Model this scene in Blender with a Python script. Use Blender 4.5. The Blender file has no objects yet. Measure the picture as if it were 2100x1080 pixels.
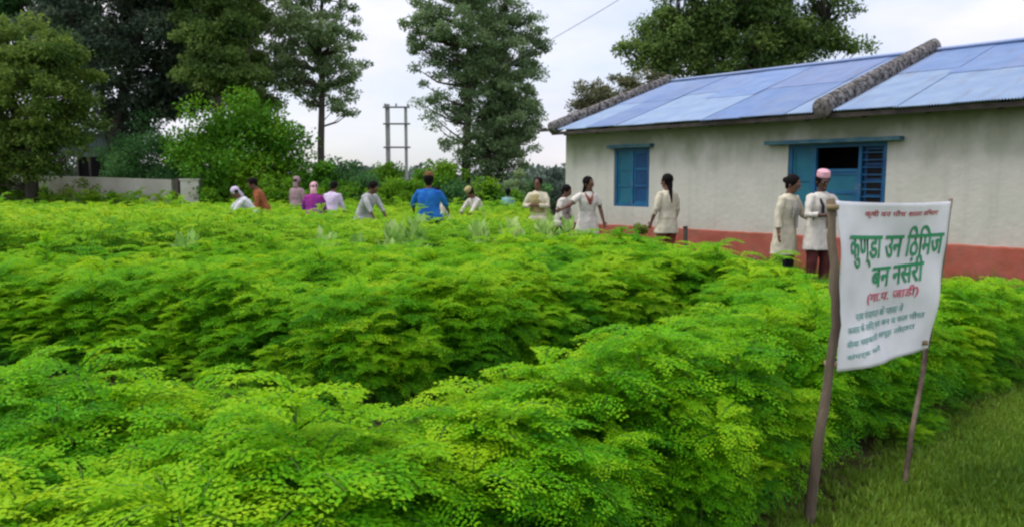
import bpy, math, random
import numpy as np
from mathutils import Vector, Matrix, noise
random.seed(7)
rng = np.random.default_rng(7)
R = math.radians
scene = bpy.context.scene
C = scene.collection

# ------------------------------------------------------------------ camera, sky, sun, exposure
EYE = 1.58
F = 1600.0 / 2100.0
PITCH = math.atan(171 / 1600)
cam_data = bpy.data.cameras.new('camera')
cam_data.sensor_width = 36.0
cam_data.lens = 36.0 * F
cam_data.clip_start = 0.05
cam_data.clip_end = 3000
cam = bpy.data.objects.new('camera', cam_data)
cam.location = (0, 0, EYE)
cam.rotation_euler = (math.pi / 2 - PITCH, 0, 0)
C.objects.link(cam)
scene.camera = cam

SUN_EL, SUN_AZ = 62, 272          # degrees; azimuth of the light's origin measured from +Y, clockwise
world = bpy.data.worlds.new('World')
scene.world = world
world.use_nodes = True
wn = world.node_tree.nodes; wl = world.node_tree.links
wn.clear()
w_out = wn.new('ShaderNodeOutputWorld')
w_bg = wn.new('ShaderNodeBackground'); w_bg.inputs['Strength'].default_value = 0.115
sky = wn.new('ShaderNodeTexSky'); sky.sky_type = 'NISHITA'; sky.sun_disc = False
sky.sun_elevation = R(SUN_EL); sky.sun_rotation = R(SUN_AZ)
tc = wn.new('ShaderNodeTexCoord')
mp = wn.new('ShaderNodeMapping'); mp.inputs['Scale'].default_value = (1.0, 1.0, 2.6); mp.inputs['Location'].default_value = (0.3, 0.1, 0.25)
nz = wn.new('ShaderNodeTexNoise'); nz.inputs['Scale'].default_value = 2.3; nz.inputs['Detail'].default_value = 7; nz.inputs['Roughness'].default_value = 0.55
cr = wn.new('ShaderNodeValToRGB')
cr.color_ramp.elements[0].position = 0.38; cr.color_ramp.elements[0].color = (0.5, 0.5, 0.5, 1)
cr.color_ramp.elements[1].position = 0.58; cr.color_ramp.elements[1].color = (1, 1, 1, 1)
nz2 = wn.new('ShaderNodeTexNoise'); nz2.inputs['Scale'].default_value = 3.4; nz2.inputs['Detail'].default_value = 4
cr2 = wn.new('ShaderNodeValToRGB')
cr2.color_ramp.elements[0].position = 0.35; cr2.color_ramp.elements[0].color = (4.1, 4.3, 5.2, 1)
cr2.color_ramp.elements[1].position = 0.65; cr2.color_ramp.elements[1].color = (5.5, 5.25, 5.65, 1)
mx = wn.new('ShaderNodeMix'); mx.data_type = 'RGBA'
wl.new(tc.outputs['Generated'], mp.inputs['Vector'])
wl.new(mp.outputs['Vector'], nz.inputs['Vector']); wl.new(mp.outputs['Vector'], nz2.inputs['Vector'])
wl.new(nz.outputs['Fac'], cr.inputs['Fac']); wl.new(nz2.outputs['Fac'], cr2.inputs['Fac'])
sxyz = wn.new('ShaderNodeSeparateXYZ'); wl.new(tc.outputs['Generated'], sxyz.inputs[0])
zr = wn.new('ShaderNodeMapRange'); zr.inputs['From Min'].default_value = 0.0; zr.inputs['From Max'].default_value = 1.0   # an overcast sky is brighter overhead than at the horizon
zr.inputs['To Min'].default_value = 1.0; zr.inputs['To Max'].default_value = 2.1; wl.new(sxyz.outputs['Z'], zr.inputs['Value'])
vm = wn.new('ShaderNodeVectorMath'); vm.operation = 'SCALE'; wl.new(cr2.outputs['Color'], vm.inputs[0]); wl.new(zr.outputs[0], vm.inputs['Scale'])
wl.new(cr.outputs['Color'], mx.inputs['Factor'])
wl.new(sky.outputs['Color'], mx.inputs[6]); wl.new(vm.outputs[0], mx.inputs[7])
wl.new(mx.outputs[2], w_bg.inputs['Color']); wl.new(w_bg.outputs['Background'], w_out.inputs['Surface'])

sun_d = bpy.data.lights.new('sun', 'SUN'); sun_d.energy = 1.5; sun_d.angle = R(18); sun_d.color = (1.0, 0.96, 0.88)
sun = bpy.data.objects.new('sun', sun_d)
sd = Vector((math.sin(R(SUN_AZ)) * math.cos(R(SUN_EL)), math.cos(R(SUN_AZ)) * math.cos(R(SUN_EL)), math.sin(R(SUN_EL))))
sun.rotation_euler = sd.to_track_quat('Z', 'Y').to_euler()
sun.location = sd * 30
C.objects.link(sun)

vs = scene.view_settings
vs.view_transform = 'Standard'; vs.look = 'None'; vs.exposure = 0.62; vs.gamma = 1.0; vs.use_curve_mapping = False
scene.render.engine = 'CYCLES'
scene.cycles.filter_width = 2.4
scene.cycles.max_bounces = 6
scene.cycles.transparent_max_bounces = 4

# ------------------------------------------------------------------ surveying helpers
_ct, _st = math.cos(PITCH), math.sin(PITCH)
def ray(x, y):
    b = 540 - y
    return Vector((x - 1050, 1600 * _ct + b * _st, -1600 * _st + b * _ct))
def at(x, y, Y):
    d = ray(x, y); t = Y / d.y
    return Vector((d.x * t, Y, EYE + d.z * t))
def atx(x, Y):                       # a point on the ground below the line of sight through column x at depth Y
    p = at(x, 369, Y); return Vector((p.x, Y, 0))

# ------------------------------------------------------------------ object helpers
def link(o, parent=None):
    C.objects.link(o)
    if parent is not None: o.parent = parent
    return o
def tag(o, label=None, cat=None, group=None, kind=None):
    if label: o['label'] = label
    if cat: o['category'] = cat
    if group: o['group'] = group
    if kind: o['kind'] = kind
    return o
def empty(name, loc, rz=0, label=None, cat=None, group=None):
    o = bpy.data.objects.new(name, None); o.empty_display_size = 0.2
    o.location = loc; o.rotation_euler = (0, 0, rz)
    link(o); return tag(o, label, cat, group)
class MB:
    def __init__(s): s.v = []; s.f = []
    def add(s, v, f):
        n = len(s.v); s.v += [tuple(p) for p in v]; s.f += [tuple(i + n for i in q) for q in f]
    def box(s, x0, x1, y0, y1, z0, z1, M=None):
        v = [Vector((x, y, z)) for z in (z0, z1) for y in (y0, y1) for x in (x0, x1)]
        if M is not None: v = [M @ p for p in v]
        s.add(v, [(0, 2, 3, 1), (4, 5, 7, 6), (0, 1, 5, 4), (2, 6, 7, 3), (0, 4, 6, 2), (1, 3, 7, 5)])
    def tube(s, pts, rad, n=10, jit=0.0, side=None):
        pts = [Vector(p) for p in pts]; V = []; Fc = []
        prev = None
        for i, p in enumerate(pts):
            t = (pts[min(i + 1, len(pts) - 1)] - pts[max(i - 1, 0)])
            t = t.normalized() if t.length > 1e-9 else Vector((0, 0, 1))
            ref = Vector(side) if side is not None else (prev if prev is not None else (Vector((1, 0, 0)) if abs(t.x) < .9 else Vector((0, 1, 0))))
            a = (ref - t * ref.dot(t)).normalized(); b = t.cross(a); prev = a
            r = rad[i]; ra, rb = (r if isinstance(r, (tuple, list)) else (r, r))
            for k in range(n):
                w = 2 * math.pi * k / n; j = 1 + random.uniform(-jit, jit)
                V.append(p + a * (math.cos(w) * ra * j) + b * (math.sin(w) * rb * j))
        for i in range(len(pts) - 1):
            for k in range(n):
                k2 = (k + 1) % n
                Fc.append((i * n + k, i * n + k2, (i + 1) * n + k2, (i + 1) * n + k))
        Fc.append(tuple(range(n - 1, -1, -1))); Fc.append(tuple((len(pts) - 1) * n + k for k in range(n)))
        s.add(V, Fc)
    def ball(s, c, r, n=12, m=8, M=None):
        c = Vector(c); r = (r, r, r) if not isinstance(r, (tuple, list)) else r
        V = [Vector((0, 0, -r[2]))]
        for i in range(1, m):
            a = -math.pi / 2 + math.pi * i / m
            for k in range(n):
                w = 2 * math.pi * k / n
                V.append(Vector((math.cos(a) * math.cos(w) * r[0], math.cos(a) * math.sin(w) * r[1], math.sin(a) * r[2])))
        V.append(Vector((0, 0, r[2])))
        if M is not None: V = [M @ p for p in V]
        V = [p + c for p in V]
        Fc = [(0, 1 + (k + 1) % n, 1 + k) for k in range(n)]
        for i in range(m - 2):
            for k in range(n):
                a = 1 + i * n + k; b = 1 + i * n + (k + 1) % n
                Fc.append((a, b, b + n, a + n))
        L = len(V) - 1
        Fc += [(L, 1 + (m - 2) * n + k, 1 + (m - 2) * n + (k + 1) % n) for k in range(n)]
        s.add(V, Fc)
    def mesh(s, name, m, smooth=True):
        me = bpy.data.meshes.new(name); me.from_pydata([tuple(p) for p in s.v], [], s.f); me.update()
        if m is not None: me.materials.append(m)
        if smooth: me.shade_smooth()
        return me
    def build(s, name, m, parent=None, smooth=True):
        return link(bpy.data.objects.new(name, s.mesh(name, m, smooth)), parent)
def np_mesh(name, V, quads, m, attrs=None):
    me = bpy.data.meshes.new(name)
    nv, nf = len(V), len(quads); k = quads.shape[1]
    me.vertices.add(nv); me.vertices.foreach_set('co', np.ascontiguousarray(V, dtype=np.float32).ravel())
    me.loops.add(nf * k); me.loops.foreach_set('vertex_index', np.ascontiguousarray(quads, dtype=np.int32).ravel())
    me.polygons.add(nf); me.polygons.foreach_set('loop_start', np.arange(0, nf * k, k, dtype=np.int32))
    me.update(calc_edges=True)
    for an, arr in (attrs or {}).items():
        a = me.attributes.new(an, 'FLOAT', 'POINT'); a.data.foreach_set('value', np.ascontiguousarray(arr, dtype=np.float32))
    me.materials.append(m)
    return me
def remeshed(mb, name, m, voxel, smooth=3, wrinkle=0.0, wscale=9.0, seed=0):
    me = mb.mesh(name, None)
    o = bpy.data.objects.new(name + '_source', me); C.objects.link(o)
    r = o.modifiers.new('r', 'REMESH'); r.mode = 'VOXEL'; r.voxel_size = voxel; r.adaptivity = 0
    sm = o.modifiers.new('s', 'SMOOTH'); sm.iterations = smooth; sm.factor = 0.5
    dg = bpy.context.evaluated_depsgraph_get()
    out = bpy.data.meshes.new_from_object(o.evaluated_get(dg))
    bpy.data.objects.remove(o); bpy.data.meshes.remove(me)
    out.name = name
    if wrinkle > 0:
        n = len(out.vertices); co = np.empty(n * 3, np.float32); no = np.empty(n * 3, np.float32)
        out.vertices.foreach_get('co', co); out.vertices.foreach_get('normal', no)
        co = co.reshape(-1, 3); no = no.reshape(-1, 3)
        w = np.empty(n, np.float32)
        for i in range(n):
            p = co[i]
            w[i] = noise.noise((float(p[0]) * wscale + seed, float(p[1]) * wscale, float(p[2]) * wscale * .35)) + .5 * noise.noise((float(p[0]) * wscale * 2 + seed, float(p[1]) * wscale * 2, float(p[2]) * wscale * 1.3))
        co = co + no * (w * wrinkle)[:, None]
        out.vertices.foreach_set('co', co.ravel()); out.update()
    out.materials.clear(); out.materials.append(m); out.shade_smooth()
    return out

# ------------------------------------------------------------------ materials
def mat(name, c, rough=0.8, c2=None, scale=6.0, bump=0.0, bscale=40.0, metal=0.0, spec=0.3, lo=0.35, hi=0.65, stretch=(1, 1, 1), detail=6):
    m = bpy.data.materials.new(name); m.use_nodes = True
    n = m.node_tree.nodes; l = m.node_tree.links
    b = n['Principled BSDF']
    b.inputs['Roughness'].default_value = rough; b.inputs['Metallic'].default_value = metal
    b.inputs['Specular IOR Level'].default_value = spec
    b.inputs['Base Color'].default_value = (*c, 1)
    t = n.new('ShaderNodeTexCoord'); mpn = n.new('ShaderNodeMapping'); mpn.inputs['Scale'].default_value = stretch
    l.new(t.outputs['Object'], mpn.inputs['Vector'])
    if c2:
        z = n.new('ShaderNodeTexNoise'); z.inputs['Scale'].default_value = scale; z.inputs['Detail'].default_value = detail
        q = n.new('ShaderNodeValToRGB')
        q.color_ramp.elements[0].position = lo; q.color_ramp.elements[0].color = (*c, 1)
        q.color_ramp.elements[1].position = hi; q.color_ramp.elements[1].color = (*c2, 1)
        l.new(mpn.outputs['Vector'], z.inputs['Vector']); l.new(z.outputs['Fac'], q.inputs['Fac']); l.new(q.outputs['Color'], b.inputs['Base Color'])
    if bump:
        z2 = n.new('ShaderNodeTexNoise'); z2.inputs['Scale'].default_value = bscale; z2.inputs['Detail'].default_value = 4
        bp = n.new('ShaderNodeBump'); bp.inputs['Strength'].default_value = bump; bp.inputs['Distance'].default_value = 0.02
        l.new(mpn.outputs['Vector'], z2.inputs['Vector']); l.new(z2.outputs['Fac'], bp.inputs['Height']); l.new(bp.outputs['Normal'], b.inputs['Normal'])
    return m
def leaf_mat(name, stops, trans=0.4, patch=None, rough=0.55, spec=0.25, per_inst=0.25, patch_scale=0.9):
    """colour by the leaf's own 'tint' value, plus a per-plant and a patch-wise shift"""
    m = bpy.data.materials.new(name); m.use_nodes = True
    n = m.node_tree.nodes; l = m.node_tree.links; n.clear()
    out = n.new('ShaderNodeOutputMaterial'); mixs = n.new('ShaderNodeMixShader'); mixs.inputs[0].default_value = trans
    p = n.new('ShaderNodeBsdfPrincipled'); p.inputs['Roughness'].default_value = rough; p.inputs['Specular IOR Level'].default_value = spec
    tr = n.new('ShaderNodeBsdfTranslucent')
    a = n.new('ShaderNodeAttribute'); a.attribute_name = 'tint'
    oi = n.new('ShaderNodeObjectInfo')
    m1 = n.new('ShaderNodeMath'); m1.operation = 'MULTIPLY_ADD'; m1.inputs[1].default_value = per_inst
    l.new(oi.outputs['Random'], m1.inputs[0]); l.new(a.outputs['Fac'], m1.inputs[2])
    g = n.new('ShaderNodeNewGeometry'); z = n.new('ShaderNodeTexNoise'); z.inputs['Scale'].default_value = patch_scale; z.inputs['Detail'].default_value = 3
    l.new(g.outputs['Position'], z.inputs['Vector'])
    m2 = n.new('ShaderNodeMath'); m2.operation = 'MULTIPLY_ADD'; m2.inputs[1].default_value = 0.9 if patch is None else patch; 
    l.new(z.outputs['Fac'], m2.inputs[0])
    m3 = n.new('ShaderNodeMath'); m3.operation = 'SUBTRACT'; m3.inputs[1].default_value = per_inst / 2 + (0.9 if patch is None else patch) / 2
    l.new(m1.outputs[0], m2.inputs[2]); l.new(m2.outputs[0], m3.inputs[0])
    q = n.new('ShaderNodeValToRGB'); q.color_ramp.interpolation = 'LINEAR'
    els = q.color_ramp.elements
    while len(els) < len(stops): els.new(0.5)
    for e, (pos, col) in zip(els, stops): e.position = pos; e.color = (*col, 1)
    l.new(m3.outputs[0], q.inputs['Fac'])
    l.new(q.outputs['Color'], p.inputs['Base Color'])
    hs = n.new('ShaderNodeHueSaturation'); hs.inputs['Value'].default_value = 1.25; hs.inputs['Hue'].default_value = 0.485
    l.new(q.outputs['Color'], hs.inputs['Color']); l.new(hs.outputs['Color'], tr.inputs['Color'])
    l.new(p.outputs[0], mixs.inputs[1]); l.new(tr.outputs[0], mixs.inputs[2]); l.new(mixs.outputs[0], out.inputs['Surface'])
    return m
M = {}
M['soil'] = mat('soil', (0.07, 0.05, 0.03), 0.95, (0.05, 0.075, 0.025), 3.0, 0.6, 25)
M['lawn'] = mat('lawn_soil', (0.055, 0.085, 0.018), 0.95, (0.09, 0.12, 0.02), 5.0, 0.6, 60)
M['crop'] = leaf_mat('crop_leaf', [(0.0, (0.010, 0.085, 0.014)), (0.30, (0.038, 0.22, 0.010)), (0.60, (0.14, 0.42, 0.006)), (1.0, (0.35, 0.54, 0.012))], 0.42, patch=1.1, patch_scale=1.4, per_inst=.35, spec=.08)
M['stem'] = mat('green_stem', (0.07, 0.17, 0.025), 0.8, (0.11, 0.18, 0.04), 8, spec=.05)
M['weed'] = leaf_mat('broad_leaf', spec=.08, rough=.7, stops= [(0.0, (0.10, 0.26, 0.04)), (0.5, (0.26, 0.46, 0.10)), (1.0, (0.48, 0.62, 0.24))], trans=0.3, patch=0.3)
M['grass'] = leaf_mat('grass_blade', [(0.0, (0.055, 0.14, 0.01)), (0.5, (0.12, 0.23, 0.015)), (1.0, (0.22, 0.32, 0.03))], 0.3)
M['bark'] = mat('bark', (0.05, 0.042, 0.034), 0.95, (0.10, 0.085, 0.07), 6, 0.7, 20, stretch=(1, 1, .25))
M['pale_bark'] = mat('pale_bark', (0.12, 0.10, 0.085), 0.95, (0.2, 0.18, 0.15), 6, 0.7, 20, stretch=(1, 1, .25))
# wall of the house: lime wash with a mossy stain creeping down from the eave and damp above the plinth
def wall_mat():
    m = bpy.data.materials.new('lime_wash'); m.use_nodes = True
    n = m.node_tree.nodes; l = m.node_tree.links; b = n['Principled BSDF']; b.inputs['Roughness'].default_value = 0.9; b.inputs['Specular IOR Level'].default_value = 0.15
    t = n.new('ShaderNodeTexCoord'); sx = n.new('ShaderNodeSeparateXYZ'); l.new(t.outputs['Object'], sx.inputs[0])
    base = n.new('ShaderNodeTexNoise'); base.inputs['Scale'].default_value = 1.6; base.inputs['Detail'].default_value = 8; l.new(t.outputs['Object'], base.inputs['Vector'])
    q = n.new('ShaderNodeValToRGB'); e = q.color_ramp.elements
    e[0].position = .3; e[0].color = (.49, .49, .41, 1); e[1].position = .7; e[1].color = (.57, .55, .48, 1)
    l.new(base.outputs['Fac'], q.inputs['Fac'])
    st = n.new('ShaderNodeTexNoise'); st.inputs['Scale'].default_value = 2.2; st.inputs['Detail'].default_value = 6
    mpn = n.new('ShaderNodeMapping'); mpn.inputs['Scale'].default_value = (1, 1, .5); l.new(t.outputs['Object'], mpn.inputs['Vector']); l.new(mpn.outputs['Vector'], st.inputs['Vector'])
    add = n.new('ShaderNodeMath'); add.operation = 'MULTIPLY_ADD'; add.inputs[1].default_value = 1.1; l.new(st.outputs['Fac'], add.inputs[0]); l.new(sx.outputs['Z'], add.inputs[2])
    rg = n.new('ShaderNodeMapRange'); rg.inputs['From Min'].default_value = 2.36; rg.inputs['From Max'].default_value = 2.95; rg.inputs['To Max'].default_value = 0.8
    l.new(add.outputs[0], rg.inputs['Value'])
    mx1 = n.new('ShaderNodeMix'); mx1.data_type = 'RGBA'; l.new(rg.outputs[0], mx1.inputs['Factor']); l.new(q.outputs['Color'], mx1.inputs[6]); mx1.inputs[7].default_value = (.12, .15, .06, 1)
    ad2 = n.new('ShaderNodeMath'); ad2.operation = 'MULTIPLY_ADD'; ad2.inputs[1].default_value = -0.9; l.new(st.outputs['Fac'], ad2.inputs[0]); l.new(sx.outputs['Z'], ad2.inputs[2])
    rg2 = n.new('ShaderNodeMapRange'); rg2.inputs['From Min'].default_value = .25; rg2.inputs['From Max'].default_value = .55; rg2.inputs['To Min'].default_value = .4; rg2.inputs['To Max'].default_value = 0
    l.new(ad2.outputs[0], rg2.inputs['Value'])
    mx2 = n.new('ShaderNodeMix'); mx2.data_type = 'RGBA'; l.new(rg2.outputs[0], mx2.inputs['Factor']); l.new(mx1.outputs[2], mx2.inputs[6]); mx2.inputs[7].default_value = (.50, .42, .36, 1)
    sk = n.new('ShaderNodeTexNoise'); sk.inputs['Scale'].default_value = 5; sk.inputs['Detail'].default_value = 5
    m4 = n.new('ShaderNodeMapping'); m4.inputs['Scale'].default_value = (1.4, 1, .10); l.new(t.outputs['Object'], m4.inputs['Vector']); l.new(m4.outputs['Vector'], sk.inputs['Vector'])
    r4 = n.new('ShaderNodeMapRange'); r4.inputs['From Min'].default_value = .5; r4.inputs['From Max'].default_value = .75; r4.inputs['To Max'].default_value = .25; l.new(sk.outputs['Fac'], r4.inputs['Value'])
    mx5 = n.new('ShaderNodeMix'); mx5.data_type = 'RGBA'; l.new(r4.outputs[0], mx5.inputs['Factor']); l.new(mx2.outputs[2], mx5.inputs[6]); mx5.inputs[7].default_value = (.30, .30, .23, 1)
    l.new(mx5.outputs[2], b.inputs['Base Color'])
    z2 = n.new('ShaderNodeTexNoise'); z2.inputs['Scale'].default_value = 9; z2.inputs['Detail'].default_value = 6; l.new(t.outputs['Object'], z2.inputs['Vector'])
    bp = n.new('ShaderNodeBump'); bp.inputs['Strength'].default_value = .5; bp.inputs['Distance'].default_value = 0.02; l.new(z2.outputs['Fac'], bp.inputs['Height']); l.new(bp.outputs['Normal'], b.inputs['Normal'])
    return m
M['wall'] = wall_mat()
M['plinth'] = mat('red_plinth', (0.36, 0.085, 0.05), 0.9, (0.40, 0.12, 0.085), 2.5, 0.4, 12)
M['compound'] = mat('pale_plaster', (0.48, 0.46, 0.38), 0.95, (0.62, 0.60, 0.53), 1.2, 0.3, 8)
M['blue'] = mat('blue_paint', (0.005, 0.07, 0.18), 0.55, (0.010, 0.12, 0.24), 3, 0.2, 20, spec=.4)
M['teal'] = mat('teal_paint', (0.006, 0.10, 0.17), 0.6, (0.010, 0.14, 0.19), 3, 0.2, 20, spec=.4)
M['navy'] = mat('dark_blue_paint', (0.006, 0.045, 0.13), 0.6, (0.01, 0.07, 0.17), 3)
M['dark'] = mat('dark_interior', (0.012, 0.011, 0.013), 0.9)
M['lintel'] = mat('lintel_paint', (0.02, 0.08, 0.13), 0.85, (0.07, 0.14, 0.14), 5, 0.3, 20)
M['eave'] = mat('eave_timber', (0.035, 0.03, 0.028), 0.9, (0.07, 0.055, 0.045), 8)
M['coping'] = mat('mossy_coping', (0.035, 0.036, 0.032), 0.95, (0.22, 0.20, 0.19), 16, 0.9, 30, lo=.4, hi=.6)
M['post'] = mat('sign_post_wood', (0.06, 0.042, 0.030), 0.9, (0.17, 0.13, 0.09), 10, 0.8, 40, stretch=(1, 1, .15))
M['banner'] = mat('banner_vinyl', (0.66, 0.67, 0.69), 0.5, (0.80, 0.80, 0.81), 4, spec=.4)
M['green_ink'] = mat('green_print', (0.03, 0.27, 0.11), 0.6)
M['red_ink'] = mat('red_print', (0.45, 0.04, 0.05), 0.6)
M['pink_ink'] = mat('pink_print', (0.62, 0.10, 0.16), 0.6)
M['teal_ink'] = mat('faded_teal_print', (0.13, 0.36, 0.31), 0.6)
M['string'] = mat('jute_string', (.25, .18, .10), .95)
M['concrete'] = mat('pole_concrete', (0.40, 0.40, 0.40), 0.9, (0.50, 0.49, 0.48), 5)
M['steel'] = mat('dull_steel', (0.26, 0.26, 0.27), 0.6, metal=.3)
M['tin'] = mat('weathered_tin', (0.10, 0.15, 0.14), 0.6, (0.17, 0.22, 0.21), 2)
def weather(m, col, scale, lo, hi, amt, stretch):
    n = m.node_tree.nodes; l = m.node_tree.links; b = n['Principled BSDF']; src = b.inputs['Base Color'].links[0].from_socket
    t = n.new('ShaderNodeTexCoord'); mp_ = n.new('ShaderNodeMapping'); mp_.inputs['Scale'].default_value = stretch; z = n.new('ShaderNodeTexNoise'); z.inputs['Scale'].default_value = scale; z.inputs['Detail'].default_value = 8; z.inputs['Roughness'].default_value = .65
    l.new(t.outputs['Object'], mp_.inputs['Vector']); l.new(mp_.outputs['Vector'], z.inputs['Vector'])
    r_ = n.new('ShaderNodeMapRange'); r_.inputs['From Min'].default_value = lo; r_.inputs['From Max'].default_value = hi; r_.inputs['To Max'].default_value = amt; l.new(z.outputs['Fac'], r_.inputs['Value'])
    x = n.new('ShaderNodeMix'); x.data_type = 'RGBA'; l.new(r_.outputs[0], x.inputs['Factor']); l.new(src, x.inputs[6]); x.inputs[7].default_value = (*col, 1); l.new(x.outputs[2], b.inputs['Base Color'])
weather(M['plinth'], (.16, .10, .06), 3.5, .48, .75, .7, (1, 1, 1.5)); weather(M['blue'], (.16, .17, .16), 9, .58, .72, .6, (1, 1, .4)); weather(M['teal'], (.14, .16, .15), 9, .58, .72, .6, (1, 1, .4)); weather(M['banner'], (.42, .39, .33), 2.5, .55, .8, .5, (1, 1, .6))
sheets = [mat('roof_blue', (0.17, 0.27, 0.47), .5, (0.22, 0.32, 0.51), 2.5, spec=.5), mat('roof_lavender', (0.20, 0.28, 0.46), .5, (0.25, 0.32, 0.49), 2.5, spec=.5),
          mat('roof_pale', (0.24, 0.34, 0.49), .5, (0.30, 0.40, 0.53), 2.5, spec=.5), mat('roof_grey_blue', (0.24, 0.32, 0.48), .5, (0.18, 0.27, 0.46), 2.5, spec=.5)]

for m_ in sheets: weather(m_, (.20, .17, .17), 3.0, .52, .78, .55, (2.2, .35, .35))
# ------------------------------------------------------------------ scatter (for stuff nobody could count)
def scatter(name, P, rot, scl, idx, protos, label, parent=None):
    me = bpy.data.meshes.new(name); n = len(P)
    me.vertices.add(n); me.vertices.foreach_set('co', np.ascontiguousarray(P, dtype=np.float32).ravel())
    for an, arr in (('rot', rot), ('scl', scl)):
        a = me.attributes.new(an, 'FLOAT_VECTOR', 'POINT'); a.data.foreach_set('vector', np.ascontiguousarray(arr, dtype=np.float32).ravel())
    a = me.attributes.new('idx', 'INT', 'POINT'); a.data.foreach_set('value', np.ascontiguousarray(idx, dtype=np.int32))
    o = link(bpy.data.objects.new(name, me), parent)
    ng = bpy.data.node_groups.new(name + '_nodes', 'GeometryNodeTree')
    ng.interface.new_socket('Geometry', in_out='INPUT', socket_type='NodeSocketGeometry')
    ng.interface.new_socket('Geometry', in_out='OUTPUT', socket_type='NodeSocketGeometry')
    N = ng.nodes; L = ng.links
    gi = N.new('NodeGroupInput'); go = N.new('NodeGroupOutput')
    iop = N.new('GeometryNodeInstanceOnPoints'); iop.inputs['Pick Instance'].default_value = True
    ci = N.new('GeometryNodeCollectionInfo'); ci.inputs['Collection'].default_value = protos
    ci.inputs['Separate Children'].default_value = True; ci.inputs['Reset Children'].default_value = True
    def na(nm, ty):
        x = N.new('GeometryNodeInputNamedAttribute'); x.data_type = ty; x.inputs['Name'].default_value = nm; return x.outputs['Attribute']
    e2r = N.new('FunctionNodeEulerToRotation')
    L.new(na('rot', 'FLOAT_VECTOR'), e2r.inputs[0]); L.new(e2r.outputs[0], iop.inputs['Rotation'])
    L.new(na('scl', 'FLOAT_VECTOR'), iop.inputs['Scale']); L.new(na('idx', 'INT'), iop.inputs['Instance Index'])
    L.new(gi.outputs[0], iop.inputs['Points']); L.new(ci.outputs[0], iop.inputs['Instance']); L.new(iop.outputs[0], go.inputs[0])
    md = o.modifiers.new('scatter', 'NODES'); md.node_group = ng
    return tag(o, label, None, None, 'stuff')

def leaf_quads(cent, axis, nrm, ln, wd):
    """rhombic leaves: base at cent, running along axis, lying in the plane of normal nrm"""
    side = np.cross(nrm, axis); side /= np.linalg.norm(side, axis=1, keepdims=True) + 1e-9
    ln = np.asarray(ln)[:, None]; wd = np.asarray(wd)[:, None]
    V = np.stack([cent, cent + axis * ln * .45 + side * wd * .5, cent + axis * ln, cent + axis * ln * .45 - side * wd * .5], 1).reshape(-1, 3)
    return V, np.arange(len(V)).reshape(-1, 4)
def unit(v): return v / (np.linalg.norm(v, axis=-1, keepdims=True) + 1e-9)

def plant_mesh(name, nf, lsz, npair, nleaf, g):
    """one feathery seedling, 1 m tall: a thin stem and nf compound fronds"""
    cs, ax, nr, ln, tint = [], [], [], [], []
    V0 = []; F0 = []
    smb = MB(); smb.tube([(0, 0, 0), (.01, 0, .4), (0, .01, .9)], [.007, .005, .003], 5)
    for i in range(nf):
        h = .22 + .70 * (i / (nf - 1)) ** .75
        az = i * 2.4 + g.uniform(-.3, .3)
        Lf = (.40 - .16 * h) * g.uniform(.8, 1.15)
        el = .25 + .75 * h + g.uniform(-.15, .15)          # elevation at the base of the frond
        d = np.array([math.cos(az), math.sin(az)])
        K = npair + 2; pts = []; p = np.array([0., 0., h]); e = el
        for k in range(K):
            pts.append(p.copy()); p = p + np.array([d[0] * math.cos(e), d[1] * math.cos(e), math.sin(e)]) * (Lf / K); e -= (1.5 / K)
        smb.tube([tuple(pts[0]), tuple(pts[K // 2]), tuple(pts[-1])], [.004, .003, .0015], 3)
        for k in range(1, K):
            t = unit(pts[min(k + 1, K - 1)] - pts[k - 1]); up = unit(np.cross(np.cross(t, [0, 0, 1.]), t))
            sd = np.cross(t, up); frac = k / K
            for s in (-1, 1):
                pl = Lf * .46 * math.sin(math.pi * min(.98, .18 + .72 * (1 - frac) + .1)) * g.uniform(.8, 1.1)
                pdv = unit(sd * s + t * .55 - up * .15)
                for q in range(nleaf):
                    qf = (q + .6) / nleaf
                    for s2 in ((-1, 1) if q < nleaf - 1 else (0,)):
                        c = pts[k] + pdv * pl * qf + up * g.uniform(-.008, .008)
                        a = unit(pdv * (.5 if s2 else 1) + t * s2 * .8 + g.normal(0, .15, 3))
                        cs.append(c); ax.append(a); nr.append(unit(up + g.normal(0, .38, 3)))
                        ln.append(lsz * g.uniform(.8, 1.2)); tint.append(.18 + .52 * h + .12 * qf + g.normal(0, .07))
    V, Q = leaf_quads(np.array(cs), np.array(ax), np.array(nr), np.array(ln), np.array(ln) * .64)
    me = np_mesh(name, V, Q, M['crop'], {'tint': np.repeat(np.array(tint), 4)})
    stem = smb.mesh(name + '_stem', M['stem'])
    import bmesh
    bm = bmesh.new(); bm.from_mesh(me); n0 = len(bm.faces); bm.from_mesh(stem); bm.faces.ensure_lookup_table()
    for f in bm.faces[n0:]: f.material_index = 1
    me2 = bpy.data.meshes.new(name); bm.to_mesh(me2); bm.free()
    me2.materials.append(M['crop']); me2.materials.append(M['stem'])
    return me2
M['crop_far'] = leaf_mat('crop_leaf_far', [(0.0, (0.03, 0.15, 0.02)), (0.33, (0.10, 0.30, 0.02)), (0.62, (0.20, 0.46, 0.015)), (1.0, (0.40, 0.56, 0.03))], 0.42, patch=1.0, patch_scale=.7, per_inst=.35, spec=.08)
def protos(cname, meshes):
    col = bpy.data.collections.new(cname)
    for i, me in enumerate(meshes):
        col.objects.link(bpy.data.objects.new('%s_%d' % (cname, i), me))
    return col
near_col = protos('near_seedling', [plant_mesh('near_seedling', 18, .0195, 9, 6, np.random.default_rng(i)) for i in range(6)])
far_col = protos('far_seedling', [plant_mesh('far_seedling', 12, .044, 4, 3, np.random.default_rng(20 + i)) for i in range(5)])
for o_ in far_col.objects: o_.data.materials[0] = M['crop_far']

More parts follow.
